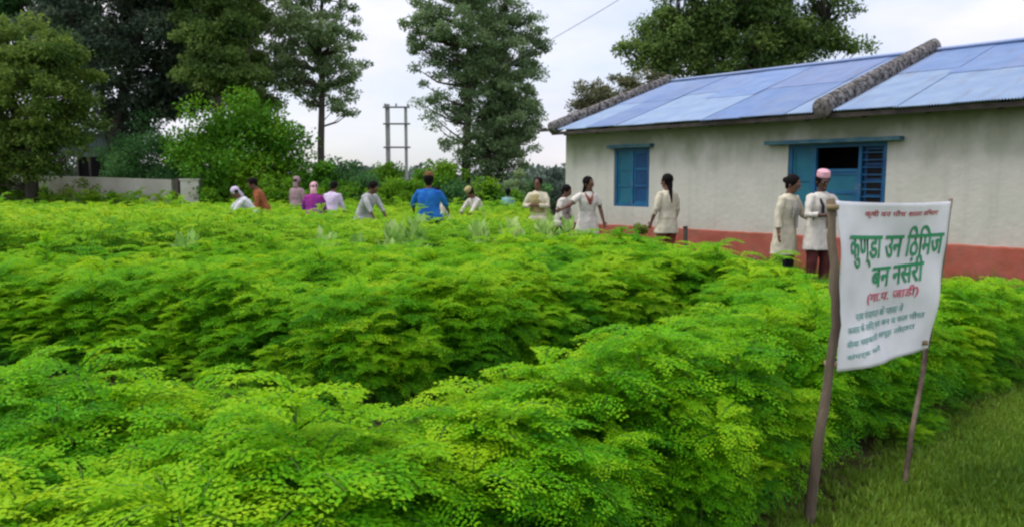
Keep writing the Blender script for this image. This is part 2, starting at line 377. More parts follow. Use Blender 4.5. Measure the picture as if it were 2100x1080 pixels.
# ------------------------------------------------------------------ the ground
def t1(x): return np.interp(x, [-12, -3.64, -2.47, -1.5, -1.15, -.8, -.16, 2.0, 2.6, 4.5, 9], [6.6, 5.5, 5.4, 4.7, 4.35, 4.5, 5.05, 7.2, 7.3, 8.2, 9.2])
def acrest(x): return np.interp(x, [-6, -2.05, -1.21, -.72, -.35, .34, 1.14, 2.21, 4.55, 8], [3.3, 3.0, 2.85, 2.5, 2.7, 3.45, 4.15, 5.3, 6.7, 8.5])
def t2(x): return np.interp(x, [-14, -5.5, -3.6, -.3, 1.2, 2.0], [9.2, 9.3, 9.7, 10.4, 12.4, 14.5])
def bedge(y): return np.interp(y, [5.2, 5.8, 6.9, 8.3, 11.3, 14], [2.6, 2.7, 2.95, 3.0, 1.5, .3])
LX, LY = (3.96 - 1.35), (5.9 - 3.43); LN = math.hypot(LX, LY)
def lawn_d(x, y): return ((y - 3.43) * LX - (x - 1.35) * LY) / LN      # > 0 on the bed's side
def sstep(t): t = np.clip(t, 0, 1); return t * t * (3 - 2 * t)
def vnoise(x, y, s, seed=0):
    return np.array([noise.noise((float(a) * s + seed, float(b) * s, seed * 1.7)) for a, b in zip(x, y)])
def canopy(x, y):
    ld = lawn_d(x, y); a = t1(x); b = t2(x)
    ac = acrest(x); hA = sstep((ld + .05) / .55) * sstep((ac + 1.15 - y) / 1.15) * .80
    hA = np.where((y < a) & (y < ac + 1.0), hA, 0)
    hB = sstep((y - a - .12) / .9) * sstep((b - y - .35) / .6) * sstep((bedge(y) - x) / .5) * .80
    hB = np.where((y > a) & (y < b), hB, 0)
    hM = sstep((x - 1.3) / .8) * sstep((bedge(y) - x) / .5) * sstep((8.0 - y) / .8) * .80 * (y > 4.6) * sstep((ld - .2) / .5)
    hC = sstep((y - b - .15) / .8) * sstep((.95 - x + .02 * (y - 12)) / .5) * sstep((23.6 - y) / .8) * .84 * (1 + .16 * sstep((-x - 3.2) / 1.6) * sstep((15.5 - y) / 3))
    hC = np.where(y > b, hC, 0)
    hD = np.where((y > 24.4) & (y < 26.2) & (x < -1.5), (.72 + .42 * sstep((-x - 5) / 3)) * sstep((y - 24.4) / .6), 0)
    return np.maximum.reduce([hM, hA, hB, hC, hD])

def ground_sheet():
    xs = np.unique(np.concatenate([np.linspace(-3000, -40, 14), np.linspace(-40, -10, 20), np.linspace(-10, 10, 101), np.linspace(10, 40, 20), np.linspace(40, 3000, 14)]))
    ys = np.unique(np.concatenate([np.linspace(-300, -6, 6), np.linspace(-6, 14, 101), np.linspace(14, 40, 30), np.linspace(40, 3000, 16)]))
    X, Y = np.meshgrid(xs, ys); Z = np.zeros_like(X)
    w = (np.abs(X) < 38) & (Y < 38) & (Y > -5)
    Z[w] = vnoise(X[w], Y[w], .9, 3) * .03
    V = np.stack([X, Y, Z], -1).reshape(-1, 3); nx = len(xs)
    i, j = np.meshgrid(np.arange(nx - 1), np.arange(len(ys) - 1)); b = (j * nx + i).ravel()
    Q = np.stack([b, b + 1, b + nx + 1, b + nx], 1)
    lawn = sstep((.05 - lawn_d(V[:, 0], V[:, 1])) / .3)
    far = sstep((np.hypot(V[:, 0], V[:, 1]) - 26) / 4)
    m = bpy.data.materials.new('ground_soil_and_turf'); m.use_nodes = True
    n = m.node_tree.nodes; l = m.node_tree.links; p = n['Principled BSDF']; p.inputs['Roughness'].default_value = .95; p.inputs['Specular IOR Level'].default_value = .1
    t = n.new('ShaderNodeTexCoord'); z = n.new('ShaderNodeTexNoise'); z.inputs['Scale'].default_value = 3; z.inputs['Detail'].default_value = 8; l.new(t.outputs['Object'], z.inputs['Vector'])
    q1 = n.new('ShaderNodeValToRGB'); q1.color_ramp.elements[0].color = (.05, .032, .02, 1); q1.color_ramp.elements[1].color = (.10, .075, .045, 1)
    q2 = n.new('ShaderNodeValToRGB'); q2.color_ramp.elements[0].color = (.05, .085, .012, 1); q2.color_ramp.elements[1].color = (.10, .13, .02, 1)
    for q in (q1, q2): q.color_ramp.elements[0].position = .35; q.color_ramp.elements[1].position = .65; l.new(z.outputs['Fac'], q.inputs['Fac'])
    at_ = n.new('ShaderNodeAttribute'); at_.attribute_name = 'turf'
    mx_ = n.new('ShaderNodeMix'); mx_.data_type = 'RGBA'; l.new(at_.outputs['Fac'], mx_.inputs['Factor']); l.new(q1.outputs['Color'], mx_.inputs[6]); l.new(q2.outputs['Color'], mx_.inputs[7])
    l.new(mx_.outputs[2], p.inputs['Base Color'])
    zb = n.new('ShaderNodeTexNoise'); zb.inputs['Scale'].default_value = 30; l.new(t.outputs['Object'], zb.inputs['Vector'])
    bp = n.new('ShaderNodeBump'); bp.inputs['Strength'].default_value = .7; bp.inputs['Distance'].default_value = .03; l.new(zb.outputs['Fac'], bp.inputs['Height']); l.new(bp.outputs['Normal'], p.inputs['Normal'])
    me = np_mesh('ground', V, Q, m, {'turf': np.maximum(lawn, far)}); me.shade_smooth()
    o = link(bpy.data.objects.new('ground', me)); tag(o, 'bare soil and turf under the crop beds', None, None, 'structure')
ground_sheet()

# ------------------------------------------------------------------ crop beds
def in_view(x, y, m=1.2): return (np.abs(x) < y * .66 + m) & (y > .9)
def crop_points(x0, x1, y0, y1, sp):
    nx, ny = int((x1 - x0) / sp), int((y1 - y0) / sp)
    X, Y = np.meshgrid(np.linspace(x0, x1, nx), np.linspace(y0, y1, ny)); X = X.ravel(); Y = Y.ravel()
    X = X + rng.uniform(-.5, .5, X.size) * sp; Y = Y + rng.uniform(-.5, .5, Y.size) * sp
    k = in_view(X, Y); X, Y = X[k], Y[k]
    H = canopy(X, Y); k = (H > .08) & (np.hypot(X - 1.35, Y - 3.44) > .16) & (np.hypot(X - 1.95, Y - 3.95) > .40) & (np.hypot(X - 1.65, Y - 3.6) > .3); X, Y, H = X[k], Y[k], H[k]
    return X, Y, H
def crop(name, x0, x1, y0, y1, sp, col, label, sel):
    X, Y, H = crop_points(x0, x1, y0, y1, sp)
    k = sel(X, Y); X, Y, H = X[k], Y[k], H[k]
    H = H * (1 + .12 * vnoise(X, Y, 1.0, 5) + .16 * vnoise(X, Y, 2.6, 9)) * rng.uniform(.88, 1.10, X.size)
    n = X.size; H = H * np.where(rng.uniform(0, 1, n) < .05, 1.16, 1.0)
    P = np.stack([X, Y, np.zeros(n)], 1)
    rot = np.stack([rng.normal(0, .09, n), rng.normal(0, .09, n), rng.uniform(0, 6.28, n)], 1)
    wdt = np.clip(H * 1.05 + .1, .35, 1.0) * rng.uniform(.85, 1.15, n)
    scl = np.stack([wdt, wdt, H], 1)
    idx = rng.integers(0, len(col.objects), n)
    scatter(name, P, rot, scl, idx, col, label)
    print(name, n)
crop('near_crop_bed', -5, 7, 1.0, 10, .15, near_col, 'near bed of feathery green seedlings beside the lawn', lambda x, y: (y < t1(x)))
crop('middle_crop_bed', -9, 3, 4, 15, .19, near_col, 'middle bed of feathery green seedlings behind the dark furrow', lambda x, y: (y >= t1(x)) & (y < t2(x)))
crop('back_crop_bed', -17, 2.5, 9, 24, .25, far_col, 'back bed of yellow-green seedlings around the bending workers', lambda x, y: (y >= t2(x)) & (y < 24))
crop('far_crop_strip', -19, -1, 24, 29, .33, far_col, 'strip of green seedlings in front of the low compound wall', lambda x, y: y >= 24)

# ------------------------------------------------------------------ lawn
def tuft(name, g, n=16, h=.05):
    a = g.uniform(0, 6.28, n); base = np.stack([g.normal(0, .022, n), g.normal(0, .022, n), np.zeros(n)], 1)
    axis = unit(np.stack([np.cos(a) * .5, np.sin(a) * .5, np.ones(n)], 1)); nr = unit(np.stack([np.cos(a), np.sin(a), -.4 * np.ones(n)], 1))
    ln = g.uniform(.6, 1.2, n) * h
    V, Q = leaf_quads(base, axis, nr, ln, np.full(n, .006))
    return np_mesh(name, V, Q, M['grass'], {'tint': np.repeat(g.uniform(.2, .8, n), 4)})
tuft_col = protos('grass_tuft', [tuft('grass_tuft', np.random.default_rng(50 + i)) for i in range(5)])
n = 60000
X = rng.uniform(.3, 7.5, n); Y = rng.uniform(1.6, 9.5, n)
k = (lawn_d(X, Y) < .12 + .1 * rng.normal(size=n)) & (np.abs(X) < Y * .66 + .4); X, Y = X[k], Y[k]; n = X.size
scatter('lawn_grass', np.stack([X, Y, np.zeros(n)], 1), np.stack([rng.normal(0, .2, n), rng.normal(0, .2, n), rng.uniform(0, 6.28, n)], 1),
        np.repeat(rng.uniform(.6, 1.3, n)[:, None], 3, 1), rng.integers(0, 5, n), tuft_col, 'short olive lawn grass beside the bed')
# rough grass of the path between the beds and the house, and around the far field
tuft2 = protos('rough_tuft', [tuft('rough_tuft', np.random.default_rng(70 + i), 18, .16) for i in range(4)])
for me_ in [o.data for o in tuft2.objects]:
    pass
n = 26000
Y = rng.uniform(6, 45, n); X = rng.uniform(-1, 1, n) * (Y * .66 + 1)
wall_y = 16.9 - (X - 1.155) * 1.157
k = (canopy(X, Y) < .06) & ((Y < wall_y) | (X < 1.0)); X, Y = X[k], Y[k]; n = X.size
scatter('rough_grass', np.stack([X, Y, np.zeros(n)], 1), np.stack([rng.normal(0, .25, n), rng.normal(0, .25, n), rng.uniform(0, 6.28, n)], 1),
        np.repeat(rng.uniform(1.2, 2.6, n)[:, None], 3, 1), rng.integers(0, 4, n), tuft2, 'rough grass growing between the beds and the house')

# ------------------------------------------------------------------ broad-leaved plants and shrubs
def rosette(name, loc, r, h, n, label, cat, group, mt='weed', tint=.55, lw=.62):
    n = 130; r = r * .34
    cs, ax, nr, ln = [], [], [], []
    for i in range(n):
        a = i * 2.4 + random.uniform(-.3, .3); f = i / n
        el = .15 + 1.1 * f
        z = h * (.25 + .65 * f)
        d = np.array([math.cos(a) * math.cos(el), math.sin(a) * math.cos(el), math.sin(el)])
        cs.append([d[0] * random.uniform(.1, 2.4) * r, d[1] * random.uniform(.1, 2.4) * r, z + random.uniform(-.08, .08)]); ax.append(unit(d)); u_ = np.array([-math.sin(el) * math.cos(a), -math.sin(el) * math.sin(a), math.cos(el)])
        nr.append(unit(u_ + np.random.default_rng(i).normal(0, .25, 3))); ln.append(r * random.uniform(.7, 1.15))
    ln = np.array(ln); V, Q = leaf_quads(np.array(cs), np.array(ax), np.array(nr), ln, ln * lw)
    root = empty(name, loc, random.uniform(0, 6), label, cat, group)
    me = np_mesh('foliage', V, Q, M[mt], {'tint': np.repeat(np.clip(rng.normal(tint, .2, len(ln)), 0, 1), 4)})
    link(bpy.data.objects.new('foliage', me), root)
    s = MB(); s.tube([(0, 0, 0), (.01, 0, h * .5), (0, 0, h * .9)], [.02, .015, .006], 6); s.build('stem', M['stem'], root)
    return root
gl = 'broad leaved plants in the gap between the beds'
rows = [(665, 10.1, .34, .75, 'pale broad leaved plant at the left end of its row'), (730, 10.3, .3, .7, 'small pale broad leaved plant next to the left end of its row'),
        (810, 10.3, .38, .85, 'yellowish broad leaved plant below the man in blue'), (850, 10.2, .34, .95, 'tallest pale broad leaved plant, just right below the man in blue'),
        (985, 11.0, .34, .85, 'pale broad leaved plant below the worker in cream clothes'), (1050, 11.6, .34, .86, 'broad leaved plant below the small distant child'),
        (1120, 12.3, .36, .85, 'pale broad leaved plant at the feet of the crossed-arm student'), (1165, 12.4, .34, .85, 'bluish green broad leaved plant before the corner of the house'),
        (375, 8.9, .36, .8, 'yellow-green broad leaved plant at the dark gap on the left')]
for (px, Y_, r_, h_, lb) in rows:
    rosette('broad_leaved_plant', atx(px, Y_), r_ * 1.2, h_ + .14, 26, lb, 'plant', gl, tint=random.uniform(.4, .85))
def bush(name, loc, rx, ry, rz, n, sz, mt, label, cat='bush', group=None, zc=None, nclump=40, seed=1, stems=3, tshift=0.0):
    g = np.random.default_rng(seed); zc = rz * 1.02 if zc is None else zc
    u = unit(g.normal(size=(nclump, 3))) * (g.uniform(.25, 1, (nclump, 1)) ** .45)
    lump = np.array([.72 + .62 * (noise.noise((a_[0] * 1.7 + seed, a_[1] * 1.7, a_[2] * 1.7)) + .5) for a_ in u.tolist()])[:, None]
    cc = u * lump * np.array([rx, ry, rz]) * .86 + np.array([0, 0, zc]); cc = cc[cc[:, 2] > .08]
    ci = g.integers(0, len(cc), n); cr_ = .30 * min(rx, rz) * g.uniform(.7, 1.3, len(cc)); ct = g.normal(0, .13, len(cc))
    off = unit(g.normal(size=(n, 3))) * g.uniform(.2, 1, (n, 1)) ** .5
    P = cc[ci] + off * cr_[ci][:, None] * np.array([1.1, 1.1, .75])
    P[:, 2] = np.maximum(P[:, 2], .03)
    ax = unit(off * .6 + g.normal(0, .6, (n, 3))); nr = unit(off * .7 + np.array([0, 0, .8]) + g.normal(0, .45, (n, 3)))
    tint = np.clip(.42 + ct[ci] + g.normal(0, .1, n) + tshift, 0, 1)
    ln = sz * g.uniform(.7, 1.35, n)
    V, Q = leaf_quads(P, ax, nr, ln, ln * .55)
    root = empty(name, loc, 0, label, cat, group)
    link(bpy.data.objects.new('crown', np_mesh('crown', V, Q, M[mt], {'tint': np.repeat(tint, 4)})), root)
    s = MB()
    for i in range(stems):
        c = cc[g.integers(0, len(cc))]; b = g.normal(0, .06, 2)
        s.tube([(b[0], b[1], 0), (b[0] + c[0] * .35, b[1] + c[1] * .35, c[2] * .5), tuple(c)], [.035, .025, .008], 6)
    s.build('trunk', M['bark'], root)
    return root
def LM(name, a, b, c, tr=.3, patch=.25): M[name] = leaf_mat(name, [(0, a), (.5, b), (1, c)], tr, patch=patch, patch_scale=.5, spec=.12)
LM('bright_bush', (.02, .09, .01), (.08, .24, .012), (.26, .42, .015))
LM('mid_bush', (.03, .10, .03), (.075, .21, .06), (.17, .34, .09), .35)
LM('olive_leaf', (.06, .13, .025), (.18, .27, .045), (.38, .43, .10), .45)
LM('dark_leaf', (.03, .055, .042), (.07, .11, .068), (.16, .21, .11), .35)
LM('grey_leaf', (.10, .18, .08), (.23, .34, .15), (.38, .46, .22), .5)
LM('roof_tree_leaf', (.05, .11, .03), (.16, .26, .06), (.33, .42, .11), .45)
LM('dry_leaf', (.07, .085, .04), (.16, .17, .08), (.28, .27, .14), .35)
LM('hedge_leaf', (.05, .16, .01), (.12, .28, .012), (.22, .38, .02), .35)
LM('far_leaf', (.05, .085, .07), (.09, .13, .10), (.14, .18, .13), .2)
# px, depth, rx, rz, n, leaf, material, label
def B(px, Y_, rx, rz, n, sz, mt, lb, **k):
    return bush(k.pop('name', 'bush'), atx(px, Y_), rx, rx * .8, rz, int(n * 1.6), sz, mt, lb, seed=int(px) + int(Y_), **k)
B(500, 26, 2.45, 2.12, 19000, .13, 'bright_bush', 'large rounded bright green tree-like bush left of the thin tall tree', nclump=90)
B(170, 42, 5.2, 2.35, 15000, .16, 'dark_leaf', 'dark thicket far behind the shed', nclump=140)
B(320, 29, 2.2, 1.85, 14000, .11, 'mid_bush', 'darker green bush in front of the shed, behind the compound wall', nclump=60)
B(655, 25, .85, 1.15, 4500, .11, 'bright_bush', 'small upright green bush at the foot of the thin tall tree', nclump=36)
B(430, 28.4, .8, .85, 3000, .10, 'mid_bush', 'low dark bush behind the white gate pillar', name='bush', nclump=30)
B(585, 24.0, 1.0, .90, 4200, .10, 'hedge_leaf', 'bright shrub right behind the orange-brown and mauve workers')
B(690, 23.6, .75, .80, 3400, .09, 'bright_bush', 'green shrub behind the worker in lavender-white')
B(455, 24.5, .85, .80, 3400, .10, 'bright_bush', 'low green shrub just left of the stooping white-shirted worker')
B(755, 26, .9, .86, 3600, .10, 'mid_bush', 'mid-green shrub behind the worker in grey, left of the pole foot')
B(840, 23, .6, .76, 2600, .09, 'hedge_leaf', 'yellow-green shrub left of the man in blue')
B(1095, 25, .55, .80, 2000, .10, 'mid_bush', 'green shrub behind the student with folded arms')
B(790, 27.5, .95, 1.12, 4200, .10, 'bright_bush', 'leafy green shrub hiding the foot of the twin poles')
B(705, 27, 1.0, 1.15, 4200, .10, 'mid_bush', 'tall mid-green shrub right of the thin tall tree trunk')
B(905, 27, .9, 1.2, 4200, .10, 'hedge_leaf', 'bright shrub left of the twin-trunked tree')
B(735, 34, .95, 1.1, 2500, .13, 'far_leaf', 'greyish low bush behind the leaning worker in grey', nclump=30)
B(800, 21.5, .75, .78, 4200, .08, 'hedge_leaf', 'clipped-looking yellow-green bush below the concrete poles', nclump=44)
B(805, 27, .42, 1.05, 2200, .10, 'hedge_leaf', 'narrow upright yellow-green shrub at the foot of the poles', nclump=26)
B(880, 25, .9, 1.02, 4200, .10, 'bright_bush', 'dark green bush directly behind the man in blue', nclump=36)
B(940, 23, .7, .85, 3200, .09, 'mid_bush', 'low green bush at the foot of the tall forked tree', nclump=30)
B(1010, 22.5, .7, .82, 3200, .09, 'bright_bush', 'green bush right of the tall forked tree trunk', nclump=30)
B(1060, 24, .45, .9, 2200, .09, 'grey_leaf', 'small pale green sapling bush behind the distant child', nclump=24)
B(1145, 30, .75, .98, 2500, .12, 'far_leaf', 'rounded bluish grey bush beside the corner of the house', nclump=30)
B(60, 29, 1.0, 1.0, 4000, .10, 'mid_bush', 'low green bush at the left end of the compound wall', nclump=30)
B(130, 25.8, 1.3, .76, 3000, .09, 'olive_leaf', 'olive weeds growing up against the compound wall')
B(215, 25.6, 1.0, .60, 1900, .08, 'hedge_leaf', 'yellow-green weeds against the middle of the compound wall')
B(20, 25.8, 1.5, .82, 3800, .09, 'hedge_leaf', 'pale green weeds covering the left end of the compound wall')
B(-20, 26, .8, 1.1, 3500, .10, 'bright_bush', 'bright bush at the far left edge of the field', nclump=30)
B(1316, 13.6, .24, .46, 1100, .06, 'olive_leaf', 'small olive shrub before the wall between two students', nclump=16)
B(1290, 12.8, .3, .38, 1100, .06, 'hedge_leaf', 'yellowish shrub in front of the red plinth under the small window', nclump=16)
B(1480, 10.9, .42, .30, 1500, .055, 'mid_bush', 'low dark weeds along the red plinth left of the paired students', nclump=22)
B(1420, 11.8, .36, .28, 1100, .055, 'olive_leaf', 'low olive weeds along the plinth behind the crop edge', nclump=20)
B(1545, 10.2, .36, .30, 1100, .055, 'dry_leaf', 'dry brownish weeds by the plinth left of the paired students', nclump=18)

# ------------------------------------------------------------------ trees
def tree(name, px, Y_, blobs, trunks, n, leaf, mt, label, bark='bark', clump_r=.38, nclump=110, seed=3, up=.6, asp=.5, leaf_tint=0.0, group='tall trees behind the field', dens=2.3):
    """blobs: (px, py, rx_px, ry_px, weight) at depth Y_; trunks: list of (px, py, radius) polylines"""
    g = np.random.default_rng(seed); s = Y_ / 1600.0; n = int(n * dens); nclump = int(nclump * 1.9)
    base = atx(px, Y_)
    root = empty(name, base, 0, label, 'tree', group)
    tot = sum(b[4] * b[2] * b[3] for b in blobs); cc = []
    for (bx, by, brx, bry, w) in blobs:
        k = max(3, int(nclump * w * brx * bry / tot))
        u = unit(g.normal(size=(k, 3))) * (g.uniform(.1, 1, (k, 1)) ** .42)
        c = at(bx, by, Y_) - base
        cc.append(u * np.array([brx * s, min(brx, bry) * s * .9, bry * s]) + np.array(c))
    cc = np.concatenate(cc); cc = cc[cc[:, 2] > .4]
    tm = MB(); paths = []
    for tr in trunks:
        pts = [at(a, b, Y_) - base for (a, b, r_) in tr]; pts[0].z = -.05
        q = []
        for p_ in pts: q.append(Vector((p_.x, p_.y + g.normal(0, .04), p_.z)))
        tm.tube(q, [r_ for (_, _, r_) in tr], 10, .06); paths.append((q, [r_ for (_, _, r_) in tr]))
    tm.build('trunk', M[bark], root)
    # limbs reach from the trunk to the clumps
    lm = MB(); tp = []
    for q, rr in paths:
        for i in range(len(q) - 1):
            for t in (0, .33, .66): tp.append((q[i].lerp(q[i + 1], t), rr[i] * (1 - t) + rr[i + 1] * t))
    lo = min(c[2] for c in cc)
    for c in cc[g.permutation(len(cc))[:int(len(cc) * .7)]]:
        c = Vector(c); best = min(tp, key=lambda a: (a[0] - c).length + max(0, a[0].z - c.z + .35 * (Vector((a[0].x - c.x, a[0].y - c.y)).length)) * 2.5)
        b, r0 = best; m_ = b.lerp(c, .5) + Vector((g.normal(0, .12), g.normal(0, .12), -.08 * (c - b).length))
        r1 = min(r0 * .55, .015 + .02 * (c - b).length)
        lm.tube([b, m_, c], [r1, r1 * .6, .008], 5)
    lm.build('limb', M[bark], root)
    ci = g.integers(0, len(cc), n); cr_ = clump_r * g.uniform(.55, 1.35, len(cc)); ct = g.normal(0, .12, len(cc))
    off = unit(g.normal(size=(n, 3))) * g.uniform(.05, 1, (n, 1)) ** .6
    P = cc[ci] + off * cr_[ci][:, None] * np.array([1.15, 1.15, .62])
    ax = unit(off * .5 + np.array([0, 0, -.15]) + g.normal(0, .6, (n, 3))); nr = unit(off * .6 + np.array([0, 0, up]) + g.normal(0, .5, (n, 3)))
    ln = leaf * g.uniform(.6, 1.4, n); tint = np.clip(.45 + leaf_tint + ct[ci] + g.normal(0, .12, n), 0, 1)
    V, Q = leaf_quads(P, ax, nr, ln, ln * asp)
    link(bpy.data.objects.new('crown', np_mesh('crown', V, Q, M[mt], {'tint': np.repeat(tint, 4)})), root)
    return root
tree('tree', 60, 25, [(60, 210, 130, 110, 1), (110, 150, 90, 80, 1), (30, 100, 80, 80, .6), (-80, 150, 100, 150, .6), (40, 310, 110, 60, 1.2), (150, 250, 50, 70, .7), (-30, 330, 80, 50, .8)],
     [[(60, 400, .22), (62, 300, .17), (75, 200, .12), (95, 120, .06)], [(62, 320, .12), (30, 220, .09), (10, 120, .04)]], 26000, .12, 'olive_leaf',
     'leafy olive green tree at the far left edge', clump_r=.40, nclump=150, seed=3, leaf_tint=-.05)
tree('tree', 300, 30, [(300, 60, 170, 130, 1.1), (170, 20, 150, 80, .8), (370, 60, 80, 90, .8), (270, 170, 80, 80, .8), (240, 230, 60, 40, .7), (400, 150, 70, 50, .8), (330, 195, 80, 50, .9), (250, 250, 60, 40, .6), (390, 205, 80, 40, .8), (250, -120, 250, 120, .7)],
     [[(235, 400, .30), (240, 260, .24), (262, 150, .18), (300, 20, .1), (320, -100, .05)], [(240, 230, .12), (320, 130, .09), (400, 40, .05)], [(238, 250, .12), (200, 150, .09), (160, 20, .05)]],
     38000, .15, 'dark_leaf', 'huge very dark tree with blackish crown over the shed', clump_r=.55, nclump=190, seed=4)
tree('tree', 60, 36, [(60, 60, 140, 120, 1), (180, 120, 80, 60, .6), (20, -60, 200, 100, .6)],
     [[(80, 400, .25), (85, 200, .18), (90, 20, .08)]], 20000, .16, 'mid_bush', 'tall bluish green tree rising behind the olive one on the left', clump_r=.55, nclump=110, seed=5, leaf_tint=-.15)
tree('tree', 440, 27.5, [(440, 50, 90, 80, 1), (470, 140, 80, 55, 1), (400, 130, 50, 40, .5), (430, -70, 130, 90, .9), (520, 190, 50, 30, .4)],
     [[(455, 420, .2), (452, 250, .17), (445, 100, .1), (440, -60, .05)], [(452, 260, .1), (500, 150, .06), (520, 60, .03)]], 22000, .12, 'roof_tree_leaf', 'broad mid-green tree right of the huge dark tree, above the bright bush', clump_r=.42, nclump=110, seed=16, leaf_tint=-.08)
tree('tree', 505, 31, [(500, 60, 65, 90, 1), (520, 160, 60, 70, .9), (470, 190, 50, 30, .6), (490, -70, 90, 80, .8)],
     [[(480, 400, .2), (485, 250, .16), (500, 100, .1), (505, -60, .05)]], 17000, .13, 'roof_tree_leaf', 'leafy green tree between the dark tree and the thin tall tree', clump_r=.45, nclump=80, seed=6)
tree('tree', 657, 30, [(640, 60, 95, 85, 1), (700, 110, 55, 70, .8), (600, 130, 50, 60, .7), (690, 195, 55, 45, .55), (625, 210, 40, 30, .4), (660, -80, 110, 90, .8), (650, 160, 70, 40, .5)],
     [[(658, 420, .15), (658, 300, .13), (660, 180, .11), (655, 80, .08), (665, -40, .05), (668, -140, .03)]], 17000, .12, 'grey_leaf',
     'thin tall airy tree with a straight dark trunk, left of the sky gap', clump_r=.31, nclump=140, seed=7, dens=2.2)
tree('tree', 955, 28, [(965, 60, 125, 85, 1.2), (985, 130, 60, 120, .8), (1075, 200, 40, 70, .6), (1030, 320, 65, 50, 1.5), (985, 345, 40, 30, .5), (1080, 280, 40, 40, .5), (860, 30, 45, 50, .5), (1090, 90, 35, 80, .5), (880, 90, 55, 80, .6), (1040, 120, 70, 100, 1), (970, 190, 110, 50, .7), (900, 225, 60, 35, .45), (1050, 250, 65, 65, 1.3), (1000, 300, 80, 50, 1.3), (960, -80, 130, 90, .8), (935, 280, 40, 30, .3), (1000, 180, 60, 110, .7)],
     [[(955, 420, .17), (956, 330, .15), (960, 220, .12), (962, 100, .10), (965, -20, .06), (970, -150, .03)], [(1003, 420, .15), (1000, 330, .13), (1002, 220, .10), (1030, 100, .07), (1040, -10, .03)]],
     34000, .10, 'grey_leaf', 'tall twin-trunked tree standing in the middle of the sky', clump_r=.29, nclump=330, seed=12, dens=3.0)
tree('tree', 1560, 26, [(1530, 60, 190, 70, 1), (1400, 80, 90, 60, .8), (1340, 110, 60, 40, .5), (1640, 90, 110, 40, .7), (1740, 20, 60, 30, .25), (1550, -60, 220, 90, .9), (1500, 130, 150, 50, .8), (1760, 95, 50, 16, .2), (1290, 105, 25, 20, .15)],
     [[(1560, 420, .3), (1560, 250, .26), (1550, 120, .2), (1540, 0, .1)], [(1556, 200, .16), (1450, 100, .1), (1380, 60, .05)], [(1556, 190, .15), (1650, 90, .1), (1720, 30, .05)]],
     36000, .13, 'roof_tree_leaf', 'wide dense green tree rising behind the blue roof', clump_r=.42, nclump=210, seed=9)
tree('tree', 1230, 24, [(1215, 195, 40, 32, 1), (1265, 190, 35, 35, .8), (1330, 165, 45, 20, .7), (1180, 220, 18, 10, .3)],
     [[(1240, 420, .08), (1238, 280, .06), (1225, 190, .03)], [(1240, 300, .05), (1275, 190, .03)]], 3600, .085, 'dry_leaf', 'small sparse tree with dry brownish leaves behind the left end of the roof', clump_r=.22, nclump=46, seed=10, bark='pale_bark')

# far tree line closing the field
n = 26000; g = np.random.default_rng(11)
a_ = g.uniform(-.8, .8, n); Yf = g.uniform(95, 150, n)
hh = 2.6 + 1.6 * np.array([noise.noise((float(t) * 9, 0, 0)) for t in a_]) + 1.0 * np.array([noise.noise((float(t) * 30, 3, 0)) for t in a_])
P = np.stack([a_ * Yf, Yf, g.uniform(0, 1, n) ** .6 * np.maximum(hh, 1.2)], 1)
ln = g.uniform(.5, 1.0, n); V, Q = leaf_quads(P, unit(g.normal(size=(n, 3))), unit(g.normal(size=(n, 3)) + np.array([0, -.6, .6])), ln, ln * .7)
o = link(bpy.data.objects.new('far_tree_line', np_mesh('far_tree_line', V, Q, M['far_leaf'], {'tint': np.repeat(g.uniform(.2, .8, n), 4)})))
tag(o, 'low bluish line of distant trees on the horizon', None, None, 'stuff')

# ------------------------------------------------------------------ the house
HC = Vector((1.155, 16.9, 0)); HZ = math.atan2(-.75675, .65370)
house = empty('house', HC, HZ, 'long whitewashed house with blue sheet roof and red plinth', 'house')
L_H, D_H, ZE, ZR = 13.0, 7.0, 2.62, 3.90
def wall_open(mb, L, z0, z1, th, ops, y=0.0):
    us = sorted({0, L, *[o[0] for o in ops], *[o[1] for o in ops]}); zs = sorted({z0, z1, *[o[2] for o in ops], *[o[3] for o in ops]})
    hole = lambda a, b: any(o[0] <= a < o[1] and o[2] <= b < o[3] for o in ops)
    for i in range(len(us) - 1):
        for j in range(len(zs) - 1):
            if hole(us[i], zs[j]): continue
            a, b, c, d = us[i], us[i + 1], zs[j], zs[j + 1]
            mb.add([(a, y, c), (b, y, c), (b, y, d), (a, y, d)], [(0, 1, 2, 3)])
            mb.add([(a, y + th, c), (b, y + th, c), (b, y + th, d), (a, y + th, d)], [(3, 2, 1, 0)])
    for (a, b, c, d) in ops:
        mb.add([(a, y, c), (a, y + th, c), (a, y + th, d), (a, y, d)], [(0, 1, 2, 3)]); mb.add([(b, y, c), (b, y + th, c), (b, y + th, d), (b, y, d)], [(3, 2, 1, 0)])
        mb.add([(a, y, c), (b, y, c), (b, y + th, c), (a, y + th, c)], [(0, 1, 2, 3)]); mb.add([(a, y, d), (b, y, d), (b, y + th, d), (a, y + th, d)], [(3, 2, 1, 0)])
W1 = (1.38, 2.29, 1.05, 2.20); W2 = (5.19, 6.80, 1.00, 2.15); W3 = (9.6, 10.5, 1.05, 2.2)
m = MB(); wall_open(m, L_H, 0, ZE + .06, .28, [W1, W2, W3]); o = m.build('front_wall', M['wall'], house, False)
for x_ in (0.0, L_H - .28):        # gable ends, starting behind the front wall
    m = MB()
    y0, y1, ym = .282, D_H, D_H / 2
    zc = lambda y: ZE + .06 + (ZR - ZE - .1) * (1 - abs(y - ym) / ym)
    ring = [(y0, 0), (y1, 0), (y1, zc(y1)), (ym, zc(ym)), (y0, zc(y0))]
    v = [(x_, a, b) for a, b in ring] + [(x_ + .28, a, b) for a, b in ring]
    m.add(v, [(0, 4, 3, 2, 1), (5, 6, 7, 8, 9)] + [(i, (i + 1) % 5, (i + 1) % 5 + 5, i + 5) for i in range(5)])
    m.build('gable_wall', M['wall'], house, False)
